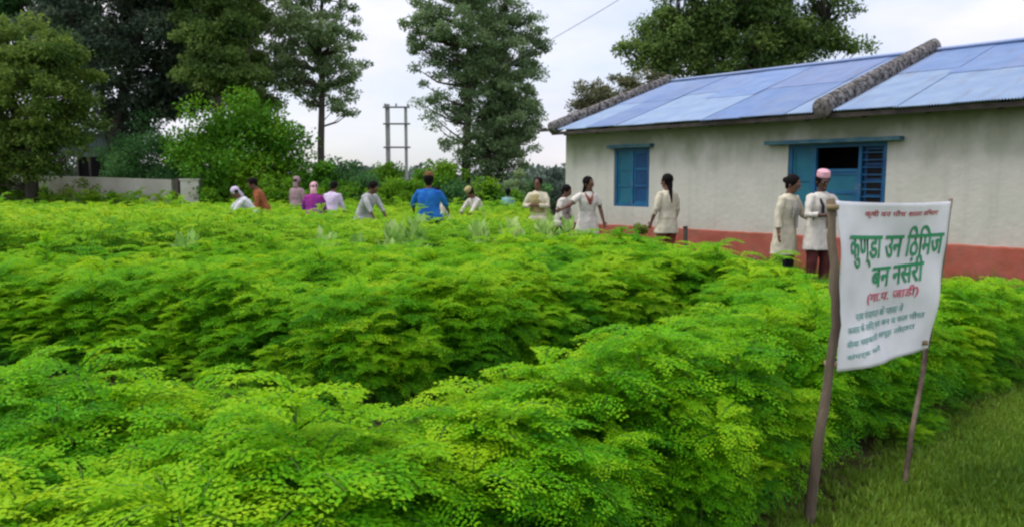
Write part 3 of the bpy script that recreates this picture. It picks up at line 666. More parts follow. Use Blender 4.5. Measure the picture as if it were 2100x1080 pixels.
m = MB(); m.box(.282, L_H - .282, D_H - .28, D_H - .002, 0, ZE + .05); m.build('back_wall', M['wall'], house, False)
m = MB(); m.box(.3, L_H - .3, .9, .95, 0.3, 2.6); m.build('room_shade_sheet', M['dark'], house, False)  # near-black sheet added behind the windows, the unlit room painted as colour
# plinth band: slightly proud, uneven top edge
m = MB(); K = 150
v = []; 
for i in range(K + 1):
    x = -.035 + (L_H + .07) * i / K; z = .68 + .022 * noise.noise((x * 2, 0, 5)) + .010 * noise.noise((x * 9, 0, 5)); d = .035 + .008 * noise.noise((x * 3, 2, 1))
    v += [(x, -d, -.05), (x, -d - .004, z - .02), (x, -d + .008, z), (x, -.001, z)]
fc = []
for i in range(K):
    for j in range(3): fc.append((i * 4 + j, (i + 1) * 4 + j, (i + 1) * 4 + j + 1, i * 4 + j + 1))
m.add(v, fc); m.add([v[0], v[1], v[2], v[3], (-.035, -.001, -.05)], [(0, 1, 2, 3, 4)])
m.build('plinth', M['plinth'], house, False)
# roof sheets: corrugated, each one a part, two courses up the slope, slightly lapped
slope = Vector((0, D_H / 2 + .35, ZR - ZE)); SL = slope.length; sd_ = slope.normalized(); sn = Vector((0, -sd_.z, sd_.y))
def sheet(u0, u1, s0, s1, lift, mt, back=False):
    m = MB(); nu = 22; v = []
    for j, s_ in enumerate((s0, (s0 + s1) / 2, s1)):
        for i in range(nu * 2 + 1):
            u = u0 + (u1 - u0) * i / (nu * 2)
            h = lift + .011 * math.cos(math.pi * i) + (.006 * noise.noise((u * 2, s_ * 2, 3)))
            p = Vector((0, -.35, ZE)) + sd_ * s_ + sn * h
            y = p.y if not back else D_H - p.y
            v.append((u, y, p.z))
    W = nu * 2 + 1; fc = []
    for j in range(2):
        for i in range(W - 1):
            q = (j * W + i, j * W + i + 1, (j + 1) * W + i + 1, (j + 1) * W + i); fc.append(q if not back else q[::-1])
    m.add(v, fc)
    o = m.build('roof_sheet', mt, house, False)
    so = o.modifiers.new('thickness', 'SOLIDIFY'); so.thickness = .003; so.offset = 0
    return o
us = [-.12]; 
while us[-1] < L_H: us.append(us[-1] + random.choice([.78, .82, .98, 1.04]))
for i in range(len(us) - 1):
    cut = random.choice([1.7, 1.95, 2.1, 2.3])
    a = random.random()
    sheet(us[i] - .03, us[i + 1] + .03, 0 + random.uniform(-.03, .03), cut + .1, .0 + .007 * (i % 2), random.choice([sheets[2], sheets[3], sheets[0], sheets[2]]))
    sheet(us[i] - .03, us[i + 1] + .03, cut, SL - .01, .012 + .006 * (i % 2), random.choice([sheets[0], sheets[1], sheets[3], sheets[0]]))
for i in range(0, len(us) - 1): sheet(us[i] - .03, us[i + 1] + .03, 0, SL - .01, .007 * (i % 2), sheets[i % 4], True)
m = MB(); m.tube([(-.1, D_H / 2, ZR + .035), (L_H + .1, D_H / 2, ZR + .035)], [(.045, .10), (.045, .10)], 12, side=(0, 0, 1)); m.build('ridge_cap', sheets[1], house)
# eave: fascia, rafter tails, purlins
m = MB(); m.box(-.1, L_H + .1, -.33, -.30, ZE - .10, ZE - .035); m.build('eave_board', M['eave'], house, False)
for i in range(15):
    u = .25 + i * .9; mb_ = MB(); A = Vector((u, -.295, ZE - .075)); 
    Mx = Matrix.Translation(A) @ Matrix.Rotation(math.atan2(sd_.z, sd_.y), 4, 'X'); mb_.box(-.03, .03, 0, 3.6, -.05, .03, Mx)
    mb_.build('rafter', M['eave'], house, False)
# coping ribs of rounded mortared tiles crossing the slope
def coping(u, s0, s1, wdt, hgt):
    s_ = s0; k = 0
    while s_ < s1 - .05:
        ln_ = min(random.uniform(.24, .30), s1 - s_); m = MB()
        ps = []; rs = []
        for j in range(3):
            p = Vector((u + random.uniform(-.006, .006), -.35, ZE)) + sd_ * (s_ + ln_ * j / 2 * .985) + sn * (hgt * .42)
            ps.append(p); r = random.uniform(.992, 1.01) * (1.02 if j == 0 else 1.0); rs.append((wdt * r, hgt * r))
        m.tube(ps, rs, 14, .025, side=(1, 0, 0)); o = m.build('coping_tile', M['coping'], house)
        s_ += ln_
coping(5.98, -.12, SL + .14, .125, .165)
coping(-.02, -.04, SL + .10, .11, .13)
coping(12.0, -.06, SL + .14, .125, .165)
m = MB(); m.box(-.42, -.14, -.5, -.42, ZE + .0, ZE + .05); m.box(-.40, -.12, -.42, -.36, ZE - .02, ZE + .03); m.build('broken_eave_batten', M['coping'], house, False)
# small window
def shutter(parent, x0, x1, z0, z1, y, mt, mtp, rows=2):
    s = MB(); fr = .045
    s.box(x0, x0 + fr, y, y + .03, z0, z1); s.box(x1 - fr, x1, y, y + .03, z0, z1)
    for k in range(rows + 1):
        zc = z0 + (z1 - z0 - fr) * k / rows; s.box(x0 + fr, x1 - fr, y, y + .03, zc, zc + fr)
    o = s.build('shutter', mt, parent, False)
    for k in range(rows):
        za = z0 + (z1 - z0 - fr) * k / rows + fr; zb = z0 + (z1 - z0 - fr) * (k + 1) / rows
        q = MB(); q.box(x0 + fr, x1 - fr, y + .012, y + .024, za, zb); q.build('shutter_panel', mtp, o, False)
    return o
def frame(x0, x1, z0, z1, y, t, mt, verts=()):
    s = MB(); s.box(x0, x0 + t, y, y + .08, z0, z1); s.box(x1 - t, x1, y, y + .08, z0, z1); s.box(x0 + t, x1 - t, y, y + .08, z1 - t, z1); s.box(x0 + t, x1 - t, y, y + .08, z0, z0 + t)
    for v_ in verts: s.box(v_ - t * .4, v_ + t * .4, y + .002, y + .078, z0 + t, z1 - t)
    return s.build('window_frame', mt, house, False)
w = frame(W1[0] + .003, W1[1] - .003, W1[2] + .003, W1[3] - .003, .03, .055, M['blue'], (1.835,)); w['label'] = 'narrow blue window frame with closed shutters'
shutter(w, W1[0] + .06, 1.81, W1[2] + .06, W1[3] - .06, .055, M['teal'], M['teal'], 3)
shutter(w, 1.86, W1[1] - .06, W1[2] + .06, W1[3] - .06, .055, M['blue'], M['navy'], 3)
m = MB(); m.box(W1[0] - .1, W1[1] + .1, -.12, -.002, 2.205, 2.27); m.build('window_lintel', M['lintel'], house, False)
# wide window: left shutter leaf closed, middle bay open above a panel, barred right bay
w = frame(W2[0] + .003, W2[1] - .003, W2[2] + .003, W2[3] - .003, .03, .06, M['blue'], (5.64, 6.38)); w['label'] = 'wide three-bay blue window frame, middle bay open'
shutter(w, 5.255, 5.61, 1.065, 2.085, .055, M['teal'], M['teal'], 2)
shutter(w, 5.67, 6.35, 1.065, 1.70, .055, M['blue'], M['teal'], 2)
q = MB(); q.box(5.67, 6.35, .04, .10, 1.702, 1.75); q.build('transom', M['blue'], w, False)
for k in range(9):
    q = MB(); q.box(6.41, 6.735, .05, .062, 1.09 + k * .112, 1.105 + k * .112); q.build('grille_bar', M['blue'], w, False)
shutter(w, 6.42, 6.73, 1.07, 2.08, .10, M['navy'], M['dark'], 4)
m = MB(); m.box(4.84, 7.04, -.16, -.002, 2.155, 2.215); m.build('window_lintel', M['lintel'], house, False)
w = frame(W3[0] + .003, W3[1] - .003, W3[2] + .003, W3[3] - .003, .03, .055, M['blue'], (10.05,)); shutter(w, 9.66, 10.02, 1.11, 2.14, .055, M['teal'], M['teal'], 3); shutter(w, 10.08, 10.44, 1.11, 2.14, .055, M['blue'], M['navy'], 3)

# ------------------------------------------------------------------ compound wall, pillar, shed, poles
wp = [at(-260, 360, 27.0), at(60, 360, 27.3), at(200, 364, 27.0), at(355, 369, 26.6)]
wl_ = empty('compound_wall', (wp[1].x, wp[1].y, 0), 0, 'low pale plastered compound wall at the left edge of the field', 'wall')
for a, b in zip(wp, wp[1:]):
    d = (b - a); nsub = max(2, int(d.length / 1.4))
    for k in range(nsub):
        p, q_ = a.lerp(b, k / nsub), a.lerp(b, (k + 1) / nsub); p = p.copy(); q_ = q_.copy(); dd = (q_ - p).normalized(); q_ -= dd * .012
        nn = Vector((-dd.y, dd.x, 0)) * .09; m = MB(); o0 = Vector((wp[1].x, wp[1].y, 0))
        z0_, z1_ = p.z, q_.z
        base = [Vector((p.x, p.y, 0)) - nn, Vector((q_.x, q_.y, 0)) - nn, Vector((q_.x, q_.y, 0)) + nn, Vector((p.x, p.y, 0)) + nn]
        v = [b_ - o0 for b_ in base] + [b_ - o0 + Vector((0, 0, z)) for b_, z in zip(base, (z0_, z1_, z1_, z0_))]
        m.add(v, [(3, 2, 1, 0), (4, 5, 6, 7), (0, 1, 5, 4), (1, 2, 6, 5), (2, 3, 7, 6), (3, 0, 4, 7)]); m.build('wall_panel', M['compound'], wl_, False)
pl = atx(393, 24.5); g_ = empty('gate_pillar', pl, .1, 'short white square gate pillar at the right end of the low wall', 'pillar')
hp = at(393, 367, 24.5).z
m = MB(); m.box(-.27, .27, -.25, .25, 0, hp - .05); m.build('shaft', M['compound'], g_, False)
m = MB(); m.box(-.30, .30, -.28, .28, hp - .05, hp); m.build('cap', M['compound'], g_, False)
pd_ = atx(363, 25.5); g_ = empty('wooden_post', pd_, 0, 'dark post in the gap between low wall and white pillar', 'post')
m = MB(); m.tube([(0, 0, 0), (.02, 0, .8), (0, .01, 1.62)], [.085, .08, .07], 10, .06); m.build('shaft', M['bark'], g_)
m = MB(); m.tube([(.01, 0, 1.0), (-.02, 0.1, 1.1)], [.03, .02], 6); m.build('branch_stub', M['bark'], g_)
# shed
sp = atx(185, 31); g_ = empty('shed', sp, .12, 'grey-green tin shed half hidden under the dark tree', 'shed')
zt = at(185, 262, 31).z; zm = at(185, 322, 31).z
for i in range(8):
    m = MB(); x0 = -1.15 + i * .29; m.box(x0, x0 + .275, 0, .02, zm, zt - .25 + .02 * (i % 2)); m.build('tin_panel', M['tin'], g_, False)
m = MB()
Mx = Matrix.Translation((0, -.25, zt - .2)) @ Matrix.Rotation(R(10), 4, 'X'); m.box(-1.35, 1.35, 0, 2.2, 0, .03, Mx); m.build('roof', M['tin'], g_, False)
for x_ in (-1.1, 0, 1.1):
    for y_ in (.06, 1.7):
        m = MB(); m.tube([(x_, y_, 0), (x_, y_, zt - .25)], [.05, .045], 8); m.build('post', M['bark'], g_)
m = MB(); m.box(-1.15, 1.15, 1.8, 1.84, 0, zt - .2); m.build('back_wall', M['dark'], g_, False)
m = MB(); m.box(-1.1, 1.1, .5, 1.5, .0, .9); m.build('stacked_firewood', M['bark'], g_, False)
# twin electricity pole
ep = atx(815, 38); g_ = empty('electricity_pole', ep, 0, 'pale twin-post electricity pole with three crossbars', 'utility pole')
xl = at(797, 369, 38).x - ep.x; xr = at(834, 369, 38).x - ep.x; top = at(797, 214, 38).z
for x_, r_, t_ in ((xl, .10, top), (xr, .065, at(834, 222, 38).z)):
    m = MB(); m.box(x_ - r_, x_ + r_, -.09, .09, 0, t_); m.build('pole', M['concrete'], g_, False)
for yy in (221, 255, 303):
    z_ = at(815, yy, 38).z; m = MB(); m.box(xl - .2, xr + .22, -.145, -.095, z_ - .04, z_ + .04); m.build('crossbar', M['steel'], g_, False)
for x_ in (xl - .1, (xl + xr) / 2, xr + .12):
    z_ = at(815, 221, 38).z; m = MB(); m.tube([(x_, -.12, z_ + .05), (x_, -.12, z_ + .12), (x_, -.12, z_ + .2)], [.03, .055, .03], 8); m.build('insulator', M['concrete'], g_)
# overhead wires, running from the pole to the upper right over the camera's side
def wire(p0, p1, sag, label):
    m = MB(); pts = [p0.lerp(p1, t / 24) - Vector((0, 0, sag * 4 * (t / 24) * (1 - t / 24))) for t in range(25)]
    c = (p0 + p1) / 2; o = MB(); o.tube([p - p0 for p in pts], [.008] * 25, 5); ob = o.build('power_wire', M['steel']); ob.location = p0
    tag(ob, label, 'wire')
pA = at(833, 221, 38) + Vector((0, -.1, .25))
wire(pA, at(1285, -10, 19), .35, 'thin faint power wire running up right from the twin pole')
# little post by the plinth
pp = atx(1408, 13.2); m = MB(); m.tube([(0, 0, 0), (.01, 0, .4), (0, 0, .78)], [.04, .036, .034], 8, .08); m.tube([(0, 0, .781), (0, 0, .80)], [.045, .04], 8)
o = m.build('short_post', M['bark']); o.location = pp; tag(o, 'short dark wooden stake before the red plinth', 'stake')

# ------------------------------------------------------------------ the banner on two sticks
tl, tr_ = at(1716, 412, 3.58), at(1947, 413, 4.20); bl, br = at(1716, 762, 3.58), at(1905, 712, 4.17)
sg = empty('sign_board', (bl.x, bl.y, 0), 0, 'white cloth notice banner with green lettering stretched between two sticks', 'sign')
SO = Vector((bl.x, bl.y, 0))
def bpos(u, v, off=0.0):                                # u 0..1 left to right, v 0..1 bottom to top
    lft = bl.lerp(tl, v); rgt = br.lerp(tr_, v)
    p = lft.lerp(rgt, u); e = (rgt - lft).normalized(); nrm = Vector((e.y, -e.x, 0)).normalized()
    sag = -.018 * math.sin(math.pi * u) * (1 - v) - .010 * math.sin(math.pi * u) * v
    w = .012 * math.sin(u * 7 + v * 3) * (.3 + math.sin(math.pi * u)) + .006 * math.sin(v * 11 + u * 4) + .022 * noise.noise((u * 2.5, v * 2, 8)) + .008 * noise.noise((u * 7, v * 5, 2)) - .03 * math.sin(math.pi * v) * math.sin(math.pi * u)
    lx = .020 * math.sin(math.pi * v) * (1 - u) - .010 * math.sin(math.pi * v) * u
    return p + Vector((0, 0, sag)) + e * lx + nrm * (w + off) - SO
m = MB(); NU, NV = 40, 44; v = [bpos(i / NU, j / NV) for j in range(NV + 1) for i in range(NU + 1)]
m.add(v, [(j * (NU + 1) + i, j * (NU + 1) + i + 1, (j + 1) * (NU + 1) + i + 1, (j + 1) * (NU + 1) + i) for j in range(NV) for i in range(NU)])
banner = m.build('banner', M['banner'], sg); so = banner.modifiers.new('t', 'SOLIDIFY'); so.thickness = .0015; so.offset = 1
BW, BH = (tr_ - tl).length, .78
def text(body, u0, u1, v0, v1, mt, slant=0.0, bold=0.0, parent=banner):
    cu = bpy.data.curves.new('lettering', 'FONT'); cu.body = body; cu.size = 1; cu.resolution_u = 3; cu.offset = bold; cu.fill_mode = 'FRONT'
    ob = bpy.data.objects.new('lettering', cu); C.objects.link(ob); dg = bpy.context.evaluated_depsgraph_get()
    me = bpy.data.meshes.new_from_object(ob.evaluated_get(dg)); bpy.data.objects.remove(ob)
    nv = len(me.vertices); co = np.empty(nv * 3, np.float32); me.vertices.foreach_get('co', co); co = co.reshape(-1, 3)
    mn, mxx = co.min(0), co.max(0); print('text', nv, mxx - mn)
    for i in range(nv):
        a = (co[i][0] - mn[0]) / (mxx[0] - mn[0]); b = (co[i][1] - mn[1]) / (mxx[1] - mn[1])
        u_ = u0 + (u1 - u0) * a; v_ = v0 + (v1 - v0) * b + slant * a
        co[i] = bpos(u_, v_, .0055)
    me.vertices.foreach_set('co', co.ravel()); me.materials.clear(); me.materials.append(mt); me.update()
    me.name = 'lettering'
    return link(bpy.data.objects.new('lettering', me), parent)
text('\u0915\u0943\u0937\u0940 \u0935\u0928 \u092a\u094c\u0927 \u0936\u093e\u0932\u093e \u0935\u093f\u092d\u093e\u0917', .27, .88, .905, .955, M['red_ink'], bold=.012)
text('\u0915\u0941\u0923\u094d\u0921\u093e \u0909\u0928 \u093f\u0920\u093f\u092e\u091c', .11, .97, .605, .86, M['green_ink'], slant=-.01, bold=.016)
text('\u092c\u0928 \u0928\u0938\u0902\u0930\u0940', .36, .82, .475, .655, M['green_ink'], slant=.01, bold=.018)
text('(\u0917\u093e.\u092a. \u091c\u093e\u0921\u0940)', .33, .80, .37, .46, M['pink_ink'], slant=.01, bold=.013)
text('\u0917\u093e\u092e \u092a\u0902\u091a\u093e\u092f\u0924 \u0915\u0947 \u092a\u093e\u0938 \u0928\u0947', .20, .70, .285, .345, M['teal_ink'], slant=.01, bold=.01)
text('\u092c\u091c\u093e\u0930 \u0915\u0947 \u0932\u093f\u090f \u0939\u0930\u093e \u092c\u0928 \u0935 \u092b\u0932 \u092a\u094c\u0927\u093e', .10, .88, .205, .265, M['teal_ink'], slant=.02, bold=.01)
text('\u0938\u0947\u0935\u093e \u0938\u0939\u0915\u093e\u0930\u0940 \u0938\u092e\u0942\u0939 \u0932\u094b\u0939\u093e\u0930\u093e', .08, .82, .125, .18, M['teal_ink'], slant=.03, bold=.008)
text('\u0938\u0902\u092a\u0930\u094d\u0915 \u0915\u0930\u0947\u0902', .08, .45, .055, .10, M['teal_ink'], slant=.02, bold=.006)
def stick(pts, rad, label):
    m = MB(); P_ = [Vector(p) for p in pts]; fine = []; rr = []
    for i in range(len(P_) - 1):
        for t in range(5):
            q_ = P_[i].lerp(P_[i + 1], t / 5); fine.append(q_ + Vector((random.uniform(-.004, .004), random.uniform(-.004, .004), 0)) - SO); rr.append((rad[i] * (1 - t / 5) + rad[i + 1] * t / 5) * random.uniform(.9, 1.12))
    fine.append(P_[-1] - SO); rr.append(rad[-1]); m.tube(fine, rr, 10, .05); o = m.build('stick', M['post'], sg); o['label'] = label; return o
g1 = at(1655, 1082, 3.44); g1.z = -.05
s1 = stick([g1, at(1682, 880, 3.47), at(1716, 665, 3.53), at(1709, 540, 3.56), at(1703, 408, 3.59)], [.026, .024, .022, .021, .019], 'thick crooked brown stick at the banner\'s left edge')
g2 = at(1852, 1002, 3.86); g2.z = -.05
s2 = stick([g2, at(1868, 900, 3.98), at(1899, 720, 4.17), at(1929, 560, 4.24), at(1950, 408, 4.26)], [.014, .014, .012, .011, .011], 'thin stick at the banner\'s right edge')
for (p_, r_) in ((at(1708, 425, 3.57), .026), (at(1703, 745, 3.52), .028), (at(1945, 422, 4.22), .014), (at(1897, 702, 4.12), .015)):
    m = MB(); c = p_ - SO; m.tube([c + Vector((0, 0, -.012)), c, c + Vector((0, 0, .012))], [r_, r_ * 1.06, r_], 12); m.build('string_tie', M['string'], sg)

# ------------------------------------------------------------------ people
SK = {'skin': mat('skin_brown', (0.13, 0.06, 0.04), .6, (0.17, 0.085, 0.055), 6), 'skin_d': mat('skin_dark', (0.075, 0.035, 0.028), .6, (0.10, 0.05, 0.035), 6)}
M['hair'] = mat('black_hair', (0.008, 0.006, 0.006), .8, spec=.08)
M['lip'] = mat('lip', (0.16, 0.05, 0.045), .5)
M['eyew'] = mat('eye_white', (0.42, 0.38, 0.35), .6)
M['eyeb'] = mat('eye_iris', (0.01, 0.006, 0.005), .2)
def cloth(nm, c, c2=None): 
    M[nm] = mat(nm, c, .85, c2 or tuple(x * .82 for x in c), 5, .25, 60, spec=.15)
cloth('cream', (.58, .53, .39), (.50, .46, .35)); cloth('cream_white', (.64, .60, .53)); cloth('pale_grey', (.42, .42, .42)); cloth('white', (.68, .66, .70))
cloth('lavender', (.60, .50, .66)); cloth('blue_cloth', (.012, .09, .42), (.02, .15, .40)); cloth('dark_cloth', (.025, .022, .03)); cloth('maroon', (.11, .03, .03))
cloth('magenta', (.30, .03, .20), (.16, .025, .22)); cloth('pink_scarf', (.70, .38, .44)); cloth('orange_brown', (.30, .10, .04)); cloth('mauve', (.33, .22, .24)); cloth('teal_cloth', (.22, .42, .42))
cloth('khaki', (.36, .30, .14)); cloth('red_brown', (.25, .07, .05)); cloth('navy_cloth', (.03, .05, .10)); cloth('orange_scarf', (.20, .10, .04))
def person(px, Y_, h, yaw, label, lean=0, skin='skin', shirt='cream', legs='dark_cloth', hem=.62, sleeve=.75, armR=((.25, -.05, -1), (.1, -.35, -.9)), armL=((-.25, -.05, -1), (-.1, -.35, -.9)),
           head=(0, 0), hair='short', scarf=None, vest=None, sash=None, vox=.014, seed=0, group='people in the field', wide=1.0, crouch=0.0):
    s = h / 1.73
    root = empty('person', atx(px, Y_), R(yaw), label, 'person', group); root.scale = (s, s, s)
    random.seed(seed + 100)
    Lm = Matrix.Translation((0, 0, .92)) @ Matrix.Rotation(R(lean), 4, 'X') @ Matrix.Translation((0, 0, -.92))   # forward is -Y
    T = lambda p: Lm @ Vector(p)
    HC_ = Vector((0, -.015, 1.585)); Hm = Lm @ Matrix.Translation((0, 0, 1.47)) @ Matrix.Rotation(R(head[1]), 4, 'Z') @ Matrix.Rotation(R(head[0]), 4, 'X') @ Matrix.Scale(1.10, 4) @ Matrix.Translation((0, 0, -1.47))
    TH = lambda p: Hm @ Vector(p)
    Hr = Hm.to_3x3(); h_ = Hr.col[0].length
    b = MB()
    # trunk, neck, head
    b.tube([T((0, 0, .84)), T((0, 0, .95)), T((0, .005, 1.08)), T((0, -.01, 1.25)), T((0, 0, 1.37)), T((0, .01, 1.43))], [(.10 * wide, .085), (.155 * wide, .105), (.125 * wide, .09), (.140 * wide, .095), (.135 * wide, .070), (.062, .055)], 16, side=(1, 0, 0))
    b.tube([T((0, .01, 1.38)), TH((0, .005, 1.52))], [.056, .052], 12)
    b.tube([TH((0, -.045, 1.475)), TH((0, -.035, 1.50)), TH((0, -.015, 1.545)), TH((0, -.008, 1.60)), TH((0, -.002, 1.655)), TH((0, 0, 1.695))], [(.028, .030), (.046, .055), (.062, .080), (.070, .092), (.062, .080), (.022, .03)], 16, side=Hr @ Vector((1, 0, 0)))
    b.tube([TH((0, -.092, 1.605)), TH((0, -.103, 1.582)), TH((0, -.115, 1.562)), TH((0, -.098, 1.552))], [.008, .011, .015, .010], 8)      # nose
    b.tube([TH((-.038, -.085, 1.612)), TH((0, -.098, 1.616)), TH((.038, -.085, 1.612))], [.008, .009, .008], 6)                                 # brow
    for sx in (-1, 1): b.ball(TH((.072 * sx, .005, 1.58)), (.010, .020, .030), 8, 6, Hr)
    b.tube([TH((-.02, -.089, 1.522)), TH((0, -.098, 1.524)), TH((.02, -.089, 1.522))], [.006, .008, .006], 6)
    # arms and hands
    J = {}
    for sx, (ua, fa) in ((1, armR), (-1, armL)):
        S_ = T((.165 * sx * wide, 0, 1.385)); E_ = S_ + Vector(ua).normalized() * .275; W_ = E_ + Vector(fa).normalized() * .245
        J[sx] = (S_, E_, W_)
        b.tube([S_, S_.lerp(E_, .4), E_, E_.lerp(W_, .3), W_], [.038, .043, .036, .038, .025], 10)
        f = Vector(fa).normalized(); pn = f.cross(Vector((0, 0, 1))); pn = pn.normalized() if pn.length > .1 else Vector((1, 0, 0)); pw = f.cross(pn).normalized()
        b.tube([W_, W_ + f * .045, W_ + f * .088], [(.018, .026), (.016, .038), (.012, .036)], 10, side=pn)
        for k, (ln_, o_) in enumerate(((.062, -.030), (.072, -.010), (.067, .010), (.052, .029))):
            a0 = W_ + f * .078 + pw * o_; cu_ = pn * (.012 * sx)
            b.tube([a0, a0 + f * ln_ * .5 + cu_ * .4, a0 + f * ln_ * .85 + cu_ * 1.6], [.0095, .009, .0075], 6)
        a0 = W_ + f * .03 - pw * .034; b.tube([a0, a0 + f * .025 - pw * .022, a0 + f * .055 - pw * .028], [.012, .011, .009], 6)
    # legs and feet
    for sx in (-1, 1):
        hp_ = Vector((.085 * sx, 0, .90)); kn = Vector((.10 * sx, -.03 - .25 * crouch, .48 + .0 * crouch)); an = Vector((.105 * sx, .02, .09))
        b.tube([hp_, hp_.lerp(kn, .4), kn, kn.lerp(an, .35), an], [.085, .075, .052, .052, .036], 12)
        b.tube([an + Vector((0, .05, -.045)), an + Vector((0, -.02, -.035)), an + Vector((0, -.11, -.06)), an + Vector((0, -.16, -.065))], [(.03, .03), (.036, .04), (.042, .024), (.03, .015)], 10, side=(1, 0, 0))
    link(bpy.data.objects.new('body', remeshed(b, 'body', SK[skin], vox * .6 if vox < .012 else vox * .8, 2)), root)
    # face details
    for sx in (-1, 1):
        e = MB(); e.ball(TH((.030 * sx, -.081, 1.592)), (.011, .005, .0055), 8, 6, Hr); eo = e.build('eye', M['eyew'], root)
        e = MB(); e.ball(TH((.030 * sx, -.085, 1.592)), (.0062, .0035, .0058), 8, 6, Hr); e.build('iris', M['eyeb'], eo)
    e = MB(); e.tube([TH((-.022, -.093, 1.520)), TH((0, -.103, 1.522)), TH((.022, -.093, 1.520))], [.003, .006, .003], 6); e.build('mouth', M['lip'], root)
    # hair
    hb = MB(); hb.ball(TH((0, .022, 1.622)), (.090, .098, .094), 16, 10, Hr)
    hb.tube([TH((0, .05, 1.63)), TH((0, .055, 1.56)), TH((0, .045, 1.50))], [(.075, .05), (.072, .045), (.05, .03)], 12, side=Hr @ Vector((1, 0, 0)))
    if hair == 'long': 
        hb.tube([TH((0, .07, 1.56)), T((0, .10, 1.40)), T((0, .12, 1.22))], [.045, .035, .02], 10)
    if hair == 'braids':
        for sx in (-1, 1): hb.tube([TH((.06 * sx, .03, 1.55)), TH((.085 * sx, .02, 1.48)), T((.10 * sx, -.02, 1.40))], [.028, .032, .02], 8)
    if hair == 'bun': hb.ball(TH((0, .115, 1.60)), .045, 10, 8)
    link(bpy.data.objects.new('hair', remeshed(hb, 'hair', M['hair'], .011, 1, .004, 30, seed)), root)
    if scarf and scarf[0] == 'cap':
        q = MB(); q.tube([TH((0, .012, 1.638)), TH((0, .012, 1.66)), TH((0, .012, 1.72)), TH((0, .012, 1.742))], [(.088, .100), (.092, .104), (.084, .094), (.045, .05)], 18, side=Hr @ Vector((1, 0, 0)))
        link(bpy.data.objects.new('cap', remeshed(q, 'cap', M[scarf[1]], .010, 1, .003, 20, seed)), root)
    elif scarf and scarf[0] == 'head':
        q = MB(); q.ball(TH((0, .022, 1.628)), (.092, .100, .096), 16, 10, Hr); q.tube([TH((0, .05, 1.60)), TH((0, .06, 1.50)), T((0, .06, 1.43))], [(.086, .055), (.075, .045), (.085, .03)], 14, side=Hr @ Vector((1, 0, 0)))
        link(bpy.data.objects.new('headscarf', remeshed(q, 'headscarf', M[scarf[1]], .013, 2, .006, 14, seed)), root)
    elif scarf and scarf[0] == 'neck':
        q = MB(); q.tube([T((.10, .03, 1.42)), T((.07, -.06, 1.40)), T((.03, -.135, 1.32)), T((0, -.150, 1.22))], [.026, .026, .028, .02], 8); q.tube([T((-.10, .03, 1.42)), T((-.07, -.06, 1.40)), T((-.03, -.135, 1.32)), T((0, -.150, 1.22))], [.026, .026, .028, .02], 8)
        q.tube([T((.10, .03, 1.42)), T((0, .075, 1.435)), T((-.10, .03, 1.42))], [.026, .03, .026], 8)
        link(bpy.data.objects.new('scarf', remeshed(q, 'scarf', M[scarf[1]], .010, 1, .004, 20, seed)), root)
    # shirt or long tunic
    c = MB()
    c.tube([T((0, .01, 1.445)), T((0, .006, 1.415)), T((0, 0, 1.37)), T((0, -.008, 1.26)), T((0, 0, 1.08)), T((0, 0, .96))], [(.078, .070), (.135 * wide, .088), (.178 * wide, .112), (.180 * wide, .135), (.165 * wide, .122), (.188 * wide, .14)], 20, side=(1, 0, 0))
    c.tube([T((0, 0, 1.0)), Vector((0, -.01, .90)), Vector((0, -.01, hem + .12)), Vector((0, -.01, hem))], [(.172 * wide, .13), (.195 * wide, .15), (.215 * wide, .165), (.235 * wide, .18)], 20, side=(1, 0, 0))
    for sx in (1, -1):
        S_, E_, W_ = J[sx]
        c.ball(S_ - Vector((.012 * sx, 0, .022)), (.068, .068, .062), 12, 8); pts = [S_ - Vector((.03 * sx, 0, 0)), S_.lerp(E_, .45)]; rs = [.068, .064]
        if sleeve > .5: pts += [E_, E_.lerp(W_, (sleeve - .5) * 2)]; rs += [.054, .050]
        else: pts += [S_.lerp(E_, .75)]; rs += [.062]
        c.tube(pts, rs, 12)
    link(bpy.data.objects.new('tunic' if hem < .8 else 'shirt', remeshed(c, 'tunic', M[shirt], vox, 2, .015, 10, seed)), root)
    if sash:
        q = MB(); q.tube([T((.085, .0, 1.43)), T((.07, -.085, 1.38)), T((.055, -.150, 1.26)), T((.05, -.150, 1.10)), Vector((.05, -.165, .95))], [(.022, .012), (.024, .012), (.026, .012), (.028, .012), (.03, .012)], 8, side=(1, 0, 0)); q.tube([T((-.085, .0, 1.43)), T((-.07, -.085, 1.38)), T((-.055, -.150, 1.26)), T((-.05, -.150, 1.12))], [(.022, .012), (.024, .012), (.026, .012), (.03, .012)], 8, side=(1, 0, 0))
        link(bpy.data.objects.new('sash', remeshed(q, 'sash', M[sash], .009, 1, .004, 20, seed)), root)
    if vest:
        c = MB(); c.tube([T((0, .0, 1.40)), T((0, 0, 1.36)), T((0, -.008, 1.26)), T((0, 0, 1.08)), T((0, 0, 1.0))], [(.12, .10), (.16, .125), (.178, .149), (.168, .135), (.18, .145)], 18, side=(1, 0, 0))
        link(bpy.data.objects.new('waistcoat', remeshed(c, 'waistcoat', M[vest], vox, 2, .006, 9, seed)), root)
    # trousers
    c = MB(); c.tube([Vector((0, 0, 1.0)), Vector((0, 0, .92)), Vector((0, 0, .80))], [(.15, .11), (.17, .125), (.14, .11)], 16, side=(1, 0, 0))
    for sx in (-1, 1):
        kn = Vector((.10 * sx, -.03 - .25 * crouch, .48)); c.tube([Vector((.085 * sx, 0, .88)), Vector((.092 * sx, -.015, .68)), kn, Vector((.105 * sx, .015, .12))], [.10, .095, .078, .07], 14)
    link(bpy.data.objects.new('trousers', remeshed(c, 'trousers', M[legs], vox, 2, .008, 9, seed)), root)
    return root
down = ((.22, -.05, -1), (.05, -.25, -1)); downL = ((-.22, -.05, -1), (-.05, -.25, -1))
N_ = .0105
